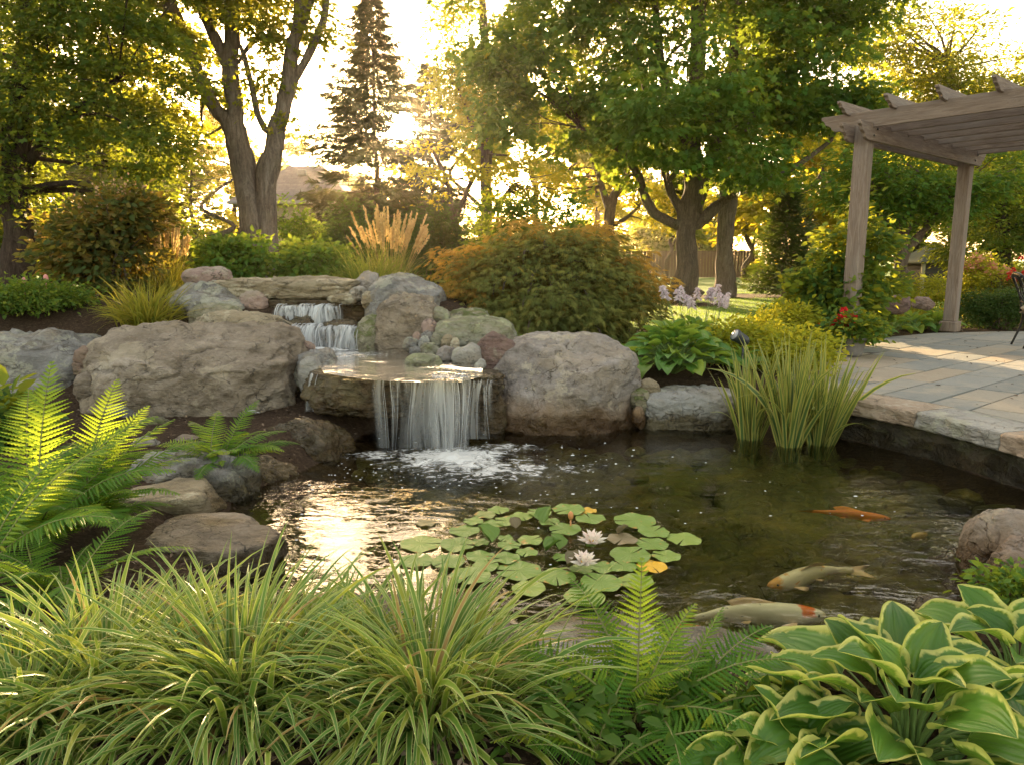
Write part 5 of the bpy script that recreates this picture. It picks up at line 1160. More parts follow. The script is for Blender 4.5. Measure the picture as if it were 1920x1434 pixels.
SB = 'shrubs in the raised bed behind the waterfall'
shrub('shrub', 'bright green broad leaved shrub in front of the forked tree', 'shrub', (358,444,512,512), 9.8, 'shrub', .085, .72, 'oval', 150, 22, 501, SB, cull=False)
shrub('shrub', 'darker green broad leaved shrub right of the forked tree', 'shrub', (506,448,668,520), 10.2, 'shrub', .085, .72, 'oval', 160, 22, 502, SB)
t, lo, cc = shrub('shrub', 'large shrub with rusty orange tinged leaves at the left behind the boulders', 'shrub', (58,352,322,560), 8.9, 'rusty', .10, .62, 'oval', 300, 24, 503, SB, stems=24, rd=.8, cull=True)
r = np.random.default_rng(44); m_dry = leafmat('dry_flower', [(0, (.35, .20, .12)), (1, (.62, .42, .28))], .4, (.6, .35, .15))
top = cc[cc[:, 2] > np.quantile(cc[:, 2], .72)]
for q in top[:34]:
    k = 10; mb = MB(); leaves(mb, q + r.normal(size=(k, 3)) * np.array([.05, .05, .04]) + np.array([0, 0, .08]), r.normal(size=(k, 3)) + np.array([0, 0, .6]), r.normal(size=(k, 3)), .035, .03, 'diamond', r.random(k)); mb.build('dry_flower', m_dry, t)
shrub('bush', 'leafy bush behind the darker green shrub right of the forked tree', 'bush', (508,378,612,520), 14.0, 'shrub', .085, .6, 'oval', 170, 22, 504)
shrub('evergreen_bush', 'feathery evergreen bush behind the left of the tan plumes', 'bush', (570,372,740,540), 15.5, 'yew', .13, .8, 'needle', 260, 24, 505, rd=1.0, droop=.35)
shrub('evergreen_bush', 'dark evergreen bush behind the right of the tan plumes', 'bush', (700,360,900,540), 16.5, 'yew', .13, .8, 'needle', 300, 24, 506, rd=1.1, droop=.35)
shrub('bush', 'deep green bush behind the top of the lace leaf maple', 'bush', (860,352,1030,540), 14.5, 'deep', .10, .5, 'oval', 260, 24, 507, rd=1.0)
shrub('bush', 'dark bush behind the right half of the lace leaf maple', 'bush', (990,356,1120,540), 15.2, 'maple', .10, .5, 'oval', 200, 24, 508, rd=1.0)
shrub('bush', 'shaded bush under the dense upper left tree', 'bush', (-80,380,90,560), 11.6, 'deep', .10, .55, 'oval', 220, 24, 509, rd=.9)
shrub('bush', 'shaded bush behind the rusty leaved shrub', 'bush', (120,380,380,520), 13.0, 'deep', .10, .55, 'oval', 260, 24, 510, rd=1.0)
t, lo, cc = shrub('groundcover_plant', 'low leafy ground cover with pink buds at the left edge above the grey boulder', 'plant', (-50,532,172,625), 7.6, 'cover', .045, .6, 'oval', 240, 24, 511, rd=.55, stems=0, cr=.12)
m_bud = plain('pink_bud', (.55, .22, .20), .6, .3)
for px, py in ((46,527), (86,522)):
    c = P(px, py, 7.5); V0, T0 = ico(2); mb = MB(); mb.tube([c - np.array([.01, 0, .16]), c], .004, 5); mb.add(V0 * np.array([.024, .024, .04]) + c, [T0]); mb.build('flower_bud', m_bud, t)
# lace leaf maple mound
Y = 8.7; c = P(1035, 405, Y); z0 = gz(c[0], Y); hh = (c[2] - z0) * .97; t = thing('lace_leaf_maple', (c[0], Y, z0), 'weeping lace leaf maple mound with bronze and orange tips behind the boulders', 'shrub')
r = np.random.default_rng(520); w = 1.20
lo = np.array([(c[0], Y, z0 + hh * .42, w * .80, .85, hh * .50), (c[0] - .62, Y - .2, z0 + hh * .36, .62, .6, hh * .40), (c[0] + .66, Y - .1, z0 + hh * .34, .60, .6, hh * .38), (c[0] + .1, Y - .5, z0 + hh * .34, .8, .5, hh * .36), (c[0] - .15, Y, z0 + hh * .72, .62, .5, hh * .26), (c[0] + .45, Y + .1, z0 + hh * .64, .5, .5, hh * .24), (c[0] - .75, Y, z0 + hh * .60, .40, .4, hh * .2)])
foliage('foliage', LF['lace'], lo * np.array([1, 1, 1, .94, .94, .96]), 720, 26, .105, 1.3, 'lace', 521, t, cr=.26, flat=.22, tilt=.35, droop=.55, cull=False, inner=.4, zmin=z0 + .04, spread=.35, rough=.6)
lo2 = np.array([(c[0] - 1.08, Y - .1, z0 + hh * .62, .28, .4, hh * .26), (c[0] - .85, Y - .3, z0 + hh * .30, .3, .3, hh * .2), (c[0] + 1.02, Y, z0 + hh * .50, .30, .4, hh * .30), (c[0] + .5, Y, z0 + hh * .90, .45, .3, hh * .09), (c[0] - .35, Y, z0 + hh * .95, .5, .3, hh * .08)])
o = foliage('orange_sprays', LF['lace_tip'], lo2, 90, 24, .10, 1.3, 'lace', 522, t, cr=.2, flat=.25, tilt=.35, droop=.5, cull=False, inner=.3, spread=.3)[0]; o['label'] = 'orange tinted outer sprays'
mb = MB()
for k in range(26):
    a = r.uniform(0, 2 * PI); e = r.uniform(.2, 1.2); q = np.array([math.cos(a) * math.cos(e) * w, math.sin(a) * math.cos(e), math.sin(e) * hh]) * .86 + np.array([c[0], Y, z0])
    mb.tube(smooth_path([(c[0], Y, z0 - .05), (c[0] + (q[0] - c[0]) * .3, Y + (q[1] - Y) * .3, z0 + hh * .6), q + np.array([0, 0, .08]), q + (q - np.array([c[0], Y, q[2]])) * .12 - np.array([0, 0, .08])], 10), np.linspace(.035, .006, 10), 6)
mb.build('branches', BK['brown'], t)

# ---------------------------------------------------------------- grasses
m_sedge = leafmat('striped_sedge', [(0, (.055, .15, .03)), (.45, (.11, .24, .04)), (.75, (.24, .32, .04)), (.93, (.38, .36, .06)), (1, (.42, .24, .09))], .36, (.34, .36, .04), .42, .35, ('stripe', (.52, .52, .20), .60, .88))
m_reed = leafmat('reed_blade', [(0, (.07, .12, .025)), (.6, (.15, .20, .04)), (1, (.34, .30, .08))], .45, (.45, .4, .05))
m_plume = leafmat('tan_plume', [(0, (.40, .29, .13)), (.6, (.58, .44, .21)), (1, (.70, .57, .32))], .45, (.65, .46, .16), .8, .1, tmul=1.2)
m_yel = leafmat('yellow_blade', [(0, (.07, .13, .02)), (.5, (.19, .21, .03)), (1, (.42, .32, .05))], .45, (.5, .42, .04))
m_iris = leafmat('iris_blade', [(0, (.035, .095, .032)), (.6, (.065, .14, .04)), (1, (.17, .20, .04))], .34, (.32, .36, .04), .4, .4, ('stripe', (.42, .38, .10), .35, .7))
def sedge(cx, cy, n, Lr, seed, label, name='sedge_clump', mat=m_sedge, Wd=.0155, spread=.12, group='striped sedge clumps along the front bank', cat='grass', el=(.2, 1.4), droop=(1.0, 2.1), seg=8, z=None, lean=None):
    r = np.random.default_rng(seed); z0 = gz(cx, cy) if z is None else z
    a = r.uniform(0, 2 * PI, n); q = np.abs(r.normal(size=n)) * spread; base = np.stack([cx + np.cos(a) * q, cy + np.sin(a) * q, np.full(n, z0 - .01)], 1)
    az = a + r.normal(size=n) * .5; e = r.uniform(*el, n) ** 1.0; L = r.uniform(*Lr, n)
    if lean is not None: az = np.where(r.random(n) < .3, lean + r.normal(size=n) * .6, az)
    dr = r.uniform(*droop, n) * (1.15 - .5 * (e - el[0]) / (el[1] - el[0]))
    mb = MB(); blades(mb, base, az, e, L, Wd * r.uniform(.6, 1.2, n), dr, seg, np.clip(r.beta(2, 2.2, n) * .95 + (r.random(n) < .08) * .5, 0, 1), .3, r.normal(size=n) * .4)
    t = thing(name, (cx, cy, z0), label, cat, group); mb.build('blades', mat, t); return t
for px, py, n, Lr, lab in ((195,1290,600,(.26,.52),'leftmost striped sedge clump in front of the big fern'), (448,1300,700,(.26,.54),'striped sedge clump in the front middle left with a bright yellow heart'), (800,1300,740,(.26,.56),'biggest striped sedge clump left of the tall fern frond, arching over the pale stones'),
        (40,1350,520,(.22,.44),'striped sedge clump spilling out of the lower left corner'), (330,1205,380,(.20,.36),'striped sedge clump behind the two left ones, against the brown slab'), (620,1260,420,(.20,.36),'striped sedge clump between the bright hearted one and the biggest one')):
    g = G(px, py, .17); sedge(g[0], g[1], n, Lr, int(px + py), lab)
for px, py, Y, n, Lr, lab, mt, sp, wd in ((275,600,7.35,420,(.35,.62),'golden green grass tuft above the largest boulder',m_yel,.10,.014), (690,540,9.6,420,(.5,.85),'fresh green grass tuft below the tan plumes',m_reed,.22,.010), (850,560,9.0,200,(.25,.4),'short yellow green grass tuft beside the domed grey boulder',m_yel,.12,.009), (310,510,9.3,260,(.4,.7),'golden grass tuft under the tan plumes at the left',m_yel,.14,.011), (1690,560,11.6,260,(.3,.6),'yellow green grass tuft behind the patio hostas',m_yel,.2,.012)):
    c = P(px, py, Y); sedge(c[0], Y, n, Lr, int(px * 3), lab, 'grass_tuft', mt, wd, sp, 'grass tufts in the beds', el=(.5, 1.5), droop=(.5, 1.5))
def reed(px0, px1, ytop, Y, n, seed, label):
    r = np.random.default_rng(seed); x0, x1 = P(px0, 500, Y)[0], P(px1, 500, Y)[0]; cx = (x0 + x1) / 2; w = (x1 - x0) / 2; z0 = gz(cx, Y); H = P(px0, ytop, Y)[2] - z0
    t = thing('feather_grass', (cx, Y, z0), label, 'grass', 'feather reed grasses'); st, pl, bl = MB(), MB(), MB()
    for k in range(n):
        a = r.uniform(0, 2 * PI); q = r.random() ** .6; ln = q * w; h = H * r.uniform(.72, 1.02) * (1 - .18 * q); b = np.array([cx + math.cos(a) * w * .25 * q, Y + math.sin(a) * .2 * q, z0])
        tip = b + np.array([math.cos(a) * ln * .8, math.sin(a) * ln * .5, h]); pth = smooth_path([b, b + (tip - b) * .5 + np.array([0, 0, h * .05]), tip], 12)
        st.tube(pth, np.linspace(.003, .0015, 12), 4, cap=False); m_ = 26; tt = np.linspace(.62, 1, m_)
        pp = np.stack([np.interp(tt, np.linspace(0, 1, 12), pth[:, j]) for j in range(3)], 1); dv = unit(tip - b)
        for rep in range(3): leaves(pl, pp + r.normal(size=(m_, 3)) * .003, dv + r.normal(size=(m_, 3)) * .22, r.normal(size=(m_, 3)), .06 * (1.1 - .5 * np.abs(tt - .8) / .2), .017, 'diamond', np.full(m_, r.random()))
    n2 = n * 5; a = r.uniform(0, 2 * PI, n2); q = r.random(n2) * w * .35
    blades(bl, np.stack([cx + np.cos(a) * q, Y + np.sin(a) * q * .6, np.full(n2, z0)], 1), a + r.normal(size=n2) * .4, r.uniform(.8, 1.5, n2), H * r.uniform(.35, .7, n2), np.full(n2, .009), r.uniform(.4, 1.6, n2), 7, r.random(n2), .2)
    bl.build('blades', m_reed, t); st.build('stalks', m_plume, t); pl.build('plumes', m_plume, t)
reed(652, 806, 376, 10.6, 62, 601, 'feather reed grass with many upright tan plumes above the top of the waterfall')
reed(272, 356, 392, 9.6, 34, 602, 'smaller feather reed grass with golden plumes beside the rusty leaved shrub')
IG = 'striped iris clumps in the pond'
def iris(px, py, n, H, seed, label, sp=.07):
    g = G(px, py, 0); r = np.random.default_rng(seed); cx, cy = g[0], g[1]; a = r.uniform(0, 2 * PI, n); q = r.random(n) ** .7 * sp
    base = np.stack([cx + np.cos(a) * q, cy + np.sin(a) * q * .7, np.full(n, -.12)], 1); L = (H + .12) * r.uniform(.55, 1.05, n)
    t = thing('iris', (cx, cy, 0), label, 'iris', IG); mb = MB()
    blades(mb, base, a + r.normal(size=n) * .4, PI / 2 - r.uniform(.02, .36, n), L, .036 * r.uniform(.6, 1.1, n), np.where(r.random(n) < .08, r.uniform(.8, 1.9, n), r.uniform(.02, .35, n)), 9, r.random(n) * .9, .22, r.normal(size=n) * .7)
    mb.build('blades', m_iris, t); return t
iris(1408, 822, 66, .80, 611, 'leftmost and greenest striped iris clump in the pond')
iris(1482, 836, 76, .90, 612, 'tallest striped iris clump, in the middle of the three in the pond')
iris(1535, 832, 66, .86, 613, 'yellowest striped iris clump nearest the coping stones')

# ---------------------------------------------------------------- ferns
m_fern = leafmat('fern_frond', [(0, (.035, .12, .018)), (.5, (.075, .20, .026)), (.85, (.22, .33, .035)), (1, (.44, .42, .04))], .48, (.42, .46, .02), .55, .15, tmul=1.5)
m_stalk = plain('fern_stalk', (.16, .17, .05), .6, .3)
def fern(px, py, z, specs, seed, label, name='fern', W_=.25, pin=32, fill=0, Y=None):
    g = G(px, py, z); r = np.random.default_rng(seed); t = thing(name, (g[0], g[1], z), label, 'fern', None); fr, st = MB(), MB()
    specs = list(specs) + [(r.uniform(0, 360), r.uniform(20, 60), r.uniform(.55, 1) * specs[0][2] * .75, r.uniform(.6, 1.3)) for _ in range(fill)]
    for az, el, L, dr in specs:
        az, el = math.radians(az), math.radians(el); m_ = 24; tt = np.linspace(0, 1, m_); e = el - dr * tt ** 1.5
        dv = np.stack([np.cos(e) * math.cos(az), np.cos(e) * math.sin(az), np.sin(e)], 1); p = np.concatenate([[[0, 0, 0]], np.cumsum(dv[:-1] * L / (m_ - 1), 0)]) + np.array([g[0] + r.normal() * .03, g[1] + r.normal() * .03, z])
        st.tube(p, np.linspace(.0045, .001, m_), 5, cap=False); q = np.linspace(.16, .985, pin); pp = np.stack([np.interp(q, tt, p[:, j]) for j in range(3)], 1); dd = np.stack([np.interp(q, tt, dv[:, j]) for j in range(3)], 1)
        sd = np.array([-math.sin(az), math.cos(az), 0.]); roll = r.normal() * .35; sd = sd * math.cos(roll) + np.cross(sd, dv[0]) * math.sin(roll); up = unit(np.cross(dd, sd)); up = up * np.sign(up[:, 2:3] + .01)
        pl = L * W_ * np.clip(np.minimum(.55 + 1.5 * (q - .16), 1.0) * (1 - q ** 2.2) + .05, .04, 1)
        g0 = r.random() * .6
        for sg in (-1, 1):
            ax = sd * sg + dd * (.35 + .5 * q)[:, None] - np.array([0, 0, .22]) + r.normal(size=(pin, 3)) * .06
            leaves(fr, pp, ax, up + r.normal(size=(pin, 3)) * .12, pl * r.uniform(.9, 1.08, pin), np.maximum(L * .80 / pin * 1.05, .006), 'pinna', np.clip(g0 + .4 * r.random(pin), 0, 1))
    fr.build('fronds', m_fern, t); st.build('stalks', m_stalk, t); return t
# the big fern group at the left: fronds given as azimuth, rise, length, droop
fern(62, 1005, .2, [(95,78,.80,.35),(30,62,.74,.9),(118,66,.80,.8),(5,48,.70,1.1),(160,60,.70,.9),(-30,40,.62,1.2),(55,52,.66,1.2),(-70,42,.55,1.2),(140,44,.7,1.2),(100,56,.66,1.2)], 701, 'big fern at the left with the tallest yellow green upright frond', fill=16)
fern(150, 985, .2, [(62,66,.66,.7),(25,55,.66,1.0),(100,60,.66,.9),(-10,42,.60,1.1),(50,48,.62,1.2),(-45,36,.52,1.1),(150,46,.6,1.2),(200,40,.55,1.2),(85,70,.74,.5),(45,60,.66,.8)], 702, 'big fern whose arching fronds reach over the grey boulder by the pond', fill=16)
fern(110, 1120, .2, [(20,40,.5,1.1),(-40,36,.5,1.2),(70,50,.5,1.1),(130,44,.5,1.2),(180,38,.5,1.2),(-90,30,.45,1.2)], 703, 'low dark fern between the big ferns and the striped sedge', fill=12)
fern(-40, 1080, .25, [(40,60,.7,.9),(80,55,.7,1.),(0,45,.6,1.1),(120,55,.6,1.)], 704, 'fern at the far left edge, half out of the picture', fill=5)
fern(412, 868, .16, [(60,62,.48,.7),(100,58,.46,.9),(20,46,.48,1.0),(140,48,.48,1.0),(-10,36,.48,1.1),(-45,30,.46,1.2),(180,38,.44,1.1),(-90,26,.40,1.2),(75,40,.42,1.2),(35,34,.42,1.2)], 705, 'small fresh green fern in front of the largest boulder', fill=34, pin=24)
fern(1185, 1330, .17, [(78,78,.43,.25),(40,60,.38,.7),(120,58,.42,.9),(0,44,.44,1.0),(160,44,.40,1.0),(-30,34,.40,1.1),(-90,32,.36,1.2),(200,36,.4,1.1)], 706, 'fern with one tall upright frond in front of the pale stones', fill=8, pin=26)
fern(1268, 1330, .17, [(44,56,.34,.5),(25,50,.40,.9),(100,50,.36,1.),(-20,40,.36,1.1),(150,38,.36,1.1),(-70,30,.34,1.2),(10,30,.36,1.2)], 707, 'fern with a frond leaning right between the tall fern and the striped hosta', fill=8, pin=24)
fern(1120, 1420, .15, [(60,42,.36,1.1),(120,40,.36,1.1),(0,36,.36,1.1),(180,34,.34,1.1)], 708, 'low fern at the bottom below the tall upright frond', fill=7, pin=22)
g = G(1250, 1400, .14)
o_t = thing('leafy_plant', (g[0], g[1], .14), 'low mix of small toothed leaves under the front ferns', 'plant'); foliage('foliage', LF['cover'], np.array([(g[0], g[1], .15, .38, .22, .12), (g[0] - .2, g[1] + .1, .14, .3, .2, .1), (g[0] + .2, g[1] + .1, .15, .25, .2, .12)]), 90, 14, .05, .6, 'oval', 711, o_t, cr=.08, flat=.6, cull=False)

# ---------------------------------------------------------------- hostas
def hleaf(mb, p0, az, el, L, Wd, curl, r, rn, nu=12, nv=8, cup=.22):
    t = np.linspace(0, 1, nu + 1); s = np.linspace(-1, 1, nv + 1); e = el - curl * t ** 1.3
    dv = np.stack([np.cos(e) * math.cos(az), np.cos(e) * math.sin(az), np.sin(e)], 1); p = np.concatenate([[[0, 0, 0]], np.cumsum(dv[:-1] * L / nu, 0)]) + p0
    roll = r.normal() * .30; h = np.array([-math.sin(az), math.cos(az), 0.]); up = np.cross(dv, h); up = up * np.sign(np.where(np.abs(up[:, 2:3]) < .05, 1, up[:, 2:3]))
    sd = h * math.cos(roll) + up * math.sin(roll); up2 = np.cross(dv, sd); up2 = up2 * np.sign((up2 * up).sum(1, keepdims=True))
    w = Wd / 2 * np.clip(np.sin(PI * np.clip(t, 0, 1) ** .62) ** .75, .0, 1) * np.where(t < .08, t / .08 * .75 + .25, 1); w[-1] = .0004
    wave = .06 * np.sin(t[:, None] * r.uniform(9, 15) + r.uniform(0, 6) + s[None] * 1.2) * np.abs(s[None]) ** 2
    V = p[:, None] + sd[:, None] * (w[:, None] * s[None])[..., None] + up2[:, None] * ((w[:, None] * (cup * s[None] ** 2 * 1.6 + wave * 2.2 - .05 * np.cos(s[None] * 9))))[..., None]
    n_, m_ = nu + 1, nv + 1; i, j = np.meshgrid(np.arange(nu), np.arange(nv), indexing='ij')
    Q = np.stack([i * m_ + j, (i + 1) * m_ + j, (i + 1) * m_ + j + 1, i * m_ + j + 1], -1).reshape(-1, 4)
    mb.add(V.reshape(-1, 3), [Q], rn, np.stack([np.repeat(t, m_), np.tile(s, n_)], 1))
def hosta(c, Rr, H, n, L, Wd, mat, seed, label, group=None, flowers=0, name='hosta', detail=(12, 8), flen=.35):
    r = np.random.default_rng(seed); t = thing(name, c, label, 'hosta', group); lf, st = MB(), MB()
    for k in range(n):
        q = ((k + .5) / n) ** .8; az = k * 2.39996 + r.uniform(-.25, .25); p0 = np.array(c) + np.array([math.cos(az) * Rr * .55 * q, math.sin(az) * Rr * .55 * q, H * (.92 - .62 * q) * r.uniform(.85, 1.1)])
        el = math.radians(62 - 62 * q + r.uniform(-10, 10)); LL = L * r.uniform(.75, 1.12) * (.75 + .3 * q)
        st.tube(smooth_path([np.array(c) + np.array([math.cos(az), math.sin(az), 0]) * .02, (np.array(c) + p0) / 2 + np.array([0, 0, H * .12]), p0], 6), np.linspace(.006, .0035, 6), 5, cap=False)
        hleaf(lf, p0, az, el, LL, Wd * LL / L * r.uniform(.9, 1.1), r.uniform(.7, 1.25), r, r.random(), *detail)
    lf.build('leaves', mat, t); st.build('leaf_stalks', m_hstalk, t)
    if flowers:
        fs = MB()
        for k in range(flowers):
            a = r.uniform(0, 2 * PI); b = np.array(c) + np.array([math.cos(a), math.sin(a), 0]) * Rr * .2; tip = b + np.array([math.cos(a) * .28 * r.random() ** .5, math.sin(a) * .16, H + flen * r.uniform(.7, 1.1)])
            pth = smooth_path([b, b + (tip - b) * .6 + np.array([0, 0, .05]), tip], 12); fs.tube(pth, np.linspace(.004, .002, 12), 5)
            m_ = 16; tt = np.linspace(.72, 1, m_); pp = np.stack([np.interp(tt, np.linspace(0, 1, 12), pth[:, j]) for j in range(3)], 1); aa = np.arange(m_) * 2.4
            dv = np.stack([np.cos(aa), np.sin(aa), -.55 + 0 * aa], 1)
            fp = MB()
            for w_ in range(3): leaves(fp, pp, dv + r.normal(size=(m_, 3)) * .2, r.normal(size=(m_, 3)), .055 * (1.25 - .6 * (tt - .72) / .28), .020, 'oval', r.random(m_))
            fp.build('flower_spike', m_hfl, t)
        fs.build('flower_stalks', m_hstalk, t)
    return t
m_hstalk = plain('hosta_stalk', (.14, .22, .06), .5, .3)
m_hfl = leafmat('lilac_flower', [(0, (.62, .50, .58)), (1, (.85, .78, .80))], .4, (.8, .68, .7), tmul=1.0)
m_hvar = leafmat('cream_edged_hosta', [(0, (.045, .13, .02)), (.5, (.08, .195, .028)), (1, (.13, .26, .036))], .36, (.32, .44, .04), .40, .45, ('margin', (.58, .56, .16), .76, .90), veins=True)
m_hgr = leafmat('green_hosta', [(0, (.06, .16, .03)), (.6, (.11, .24, .045)), (1, (.24, .32, .05))], .36, (.42, .48, .03), .42, .45, None, veins=True)
HG = 'cream edged hostas at the lower right'
g = G(1700, 1400, .16); hosta((g[0], g[1], .12),   .62, .26, 56, .245, .165, m_hvar, 801, 'large cream edged hosta filling the lower right corner', HG, detail=(16, 12))
g = G(1905, 1290, .16); hosta((g[0], g[1], .12), .5, .24, 34, .23, .165, m_hvar, 802, 'cream edged hosta cut off by the right edge', HG, detail=(16, 12))
g = G(1500, 1440, .14); hosta((g[0], g[1], .08), .44, .17, 30, .20, .135, m_hvar, 803, 'lower cream edged hosta at the bottom beside the ferns', HG, detail=(14, 10))
c = P(1262, 735, 6.9); hosta((c[0], 6.9, .34), .95, .44, 150, .24, .15, m_hgr, 804, 'round green hosta with pale lilac flower stalks right of the big round boulder', None, flowers=0, detail=(8, 6))
c = P(1305, 640, 7.7); hosta((c[0], 7.7, .36), .6, .42, 60, .2, .12, m_hgr, 805, 'hosta with nodding pale lilac flowers behind the round green hosta', None, flowers=17, detail=(7, 4), flen=.36)
c = P(1390, 690, 6.9); hosta((c[0], 6.9, .35), .3, .22, 22, .17, .11, m_hgr, 806, 'small green hosta around the garden spotlight', None, detail=(7, 4))
PH = 'hostas along the back edge of the patio'
for i, (px, Y, lab) in enumerate(((1630, 10.3, 'narrow leaved hosta right beside the front pergola post'), (1672, 10.7, 'hosta second from the front pergola post along the patio edge'), (1712, 11.1, 'broad leaved hosta in the middle of the patio edge row'), (1752, 11.3, 'broad leaved hosta touching the rear pergola post'))):
    c = P(px, 600, Y); hosta((c[0], Y, .34), .42, .24, 30, .24, .10 + .02 * i, m_hgr, 810 + i, lab, PH, detail=(7, 4))

# ---------------------------------------------------------------- beds round the patio and lawn
shrub('yellow_groundcover', 'mound of bright yellow leaved ground cover between hosta and iris', 'plant', (1290,608,1500,690), 7.6, 'lime', .06, .6, 'oval', 260, 24, 820, None, stems=0, rd=.5, cr=.12)
shrub('yellow_groundcover', 'yellow leaved ground cover behind the iris beside the patio', 'plant', (1430,620,1560,720), 7.0, 'lime', .055, .55, 'oval', 180, 24, 821, None, stems=0, rd=.45, cr=.11)
shrub('yellow_groundcover', 'yellow leaved ground cover in front of the lawn edge', 'plant', (1400,570,1530,650), 8.8, 'lime', .06, .6, 'oval', 150, 22, 822, None, stems=0, rd=.4, cr=.12)
t, lo, cc = shrub('climbing_vine', 'leafy climber with yellow tips piled against the front pergola post', 'vine', (1490,492,1640,655), 9.2, 'vine', .10, .8, 'oval', 230, 22, 823, None, rd=.45, cr=.16)
v_lo = lobes_px([(1540,520,40,40,.25),(1572,470,28,50,.22),(1630,460,40,55,.3),(1608,400,10,60,.12),(1640,540,40,45,.3),(1520,590,50,40,.3)], 9.25); foliage('climbing_shoots', LF['vine'], v_lo, 150, 20, .095, .8, 'oval', 824, t, cr=.16, cull=False)
shrub('bush', 'green bush low beside the climber at the lawn edge', 'bush', (1440,560,1540,650), 9.6, 'shrub', .08, .7, 'oval', 120, 22, 825, None, rd=.4)
# flower pot
c = G(1598, 668, PZ); pot = thing('flower_pot', c, 'stone grey pot of red geraniums in front of the front pergola post', 'flower pot')
prof = [(.0, .0), (.085, 0), (.10, .03), (.125, .14), (.135, .19), (.15, .195), (.15, .215), (.13, .215), (.12, .17), (0, .16)]
a = np.linspace(0, 2 * PI, 28, endpoint=False); V = np.array([[c[0] + q * math.cos(x), c[1] + q * math.sin(x), c[2] + h] for q, h in prof for x in a]); i, j = np.meshgrid(np.arange(len(prof) - 1), np.arange(28), indexing='ij'); j2 = (j + 1) % 28
mk('pot', V, [np.stack([i * 28 + j, i * 28 + j2, (i + 1) * 28 + j2, (i + 1) * 28 + j], -1).reshape(-1, 4)], plain('grey_clay', (.20, .185, .18), .8, .2), pot)
fl, cc = foliage('foliage', LF['vine'], np.array([(c[0], c[1], c[2] + .34, .26, .22, .16), (c[0] + .1, c[1], c[2] + .26, .22, .2, .14), (c[0] - .12, c[1], c[2] + .30, .2, .2, .15)]), 90, 16, .06, .9, 'oval', 830, pot, cr=.09, cull=False)
def blooms(name, pts, mat, parent, rad, seed, k=14):
    r = np.random.default_rng(seed)
    for p in list(pts)[:100]:
        mb = MB(); d = unit(r.normal(size=(k, 3)) + np.array([0, -.2, .5])); leaves(mb, p + d * rad * .25, d, r.normal(size=(k, 3)), rad, rad * .9, 'oval', r.random(k)); mb.build(name, mat, parent)
m_redf = leafmat('red_petal', [(0, (.45, .012, .02)), (1, (.72, .04, .05))], .3, (.8, .05, .03), tmul=1.0)
m_orf = leafmat('orange_petal', [(0, (.75, .16, .02)), (1, (.85, .32, .03))], .35, (.9, .3, .02), tmul=1.0)
m_salf = leafmat('salmon_petal', [(0, (.62, .26, .16)), (1, (.80, .48, .32))], .35, (.8, .4, .2), tmul=1.0)
r = np.random.default_rng(833); rp = [P(x_, y_, 8.06 + r.uniform(-.06, .06)) for x_, y_ in ((1566,607),(1584,600),(1578,612),(1590,614),(1597,605),(1602,598),(1574,596),(1562,613),(1607,601),(1620,611),(1594,626),(1583,583),(1599,596))]
blooms('flower', rp, m_redf, pot, .042, 834)
ob = P(1541, 612, 8.8); t = thing('orange_flowers', (ob[0], 8.8, gz(ob[0], 8.8)), 'orange flowering plant left of the red geranium pot', 'plant')
foliage('foliage', LF['lime'], np.array([(ob[0], 8.8, .48, .2, .18, .14)]), 60, 16, .05, .6, 'oval', 835, t, cr=.09, cull=False); blooms('flower', [P(x_, y_, 8.75) for x_, y_ in ((1536,610),(1543,603),(1546,614),(1540,619))], m_orf, t, .03, 836)
shrub('box_hedge', 'clipped dark green box hedge right of the rear pergola post', 'hedge', (1788,541,1965,618), 11.6, 'yew', .045, .5, 'oval', 520, 26, 840, None, rd=.5, cr=.10, stems=6, rough=.1, lob=12)
t, lo, cc = shrub('flowering_shrub', 'salmon tipped yellow shrub above the box hedge', 'shrub', (1796,476,1906,560), 13.0, 'lime', .07, .55, 'oval', 220, 22, 841, None, rd=.7, cr=.15)
blooms('flower', cc[cc[:, 2] > np.quantile(cc[:, 2], .76)], m_salf, t, .06, 842, 12)
t, lo, cc = shrub('rose_bush', 'rose bush with red and pink blooms at the right edge behind the chair', 'shrub', (1876,492,1990,570), 12.4, 'rusty', .06, .6, 'oval', 150, 22, 843, None, rd=.6, cr=.14)
blooms('flower', [P(x_, y_, 12.0) for x_, y_ in ((1914,485),(1920,513),(1900,507),(1893,515),(1905,525),(1930,498),(1890,522),(1945,490))], m_redf, t, .042, 844, 14)
GP = 'perennials in the bed behind the patio'
shrub('perennial', 'yellow flowering perennials left of the rear pergola post', 'plant', (1690,515,1775,575), 12.2, 'lime', .06, .4, 'oval', 150, 22, 845, GP, rd=.5, stems=0)
shrub('perennial', 'fern leaved green perennials behind the red brown stone', 'plant', (1630,508,1705,570), 12.6, 'shrub', .075, .35, 'oval', 150, 22, 846, GP, rd=.5, stems=0)
shrub('perennial', 'dark leaved perennials between the climber and the patio hostas', 'plant', (1600,560,1660,620), 10.6, 'vine', .08, .6, 'oval', 110, 20, 847, GP, rd=.4, stems=0)
shrub('leafy_plant', 'small glossy leaved plant draped over the right edge below the paired boulders', 'plant', (1800,1118,2010,1180), 2.55, 'shrub', .036, .55, 'oval', 64, 14, 848, None, rd=.14, cr=.06, stems=6, dz=.0)
shrub('sprout', 'little green sprout between the cobbles and the big round boulder', 'plant', (953,618,977,662), 7.0, 'shrub', .032, .7, 'oval', 22, 10, 849, None, rd=.05, cr=.03, stems=4)
shrub('leafy_plant', 'broad leaved plant at the far left edge beside the big fern', 'plant', (-60,740,44,880), 4.9, 'vine', .14, .6, 'oval', 40, 12, 850, None, rd=.2, cr=.12)
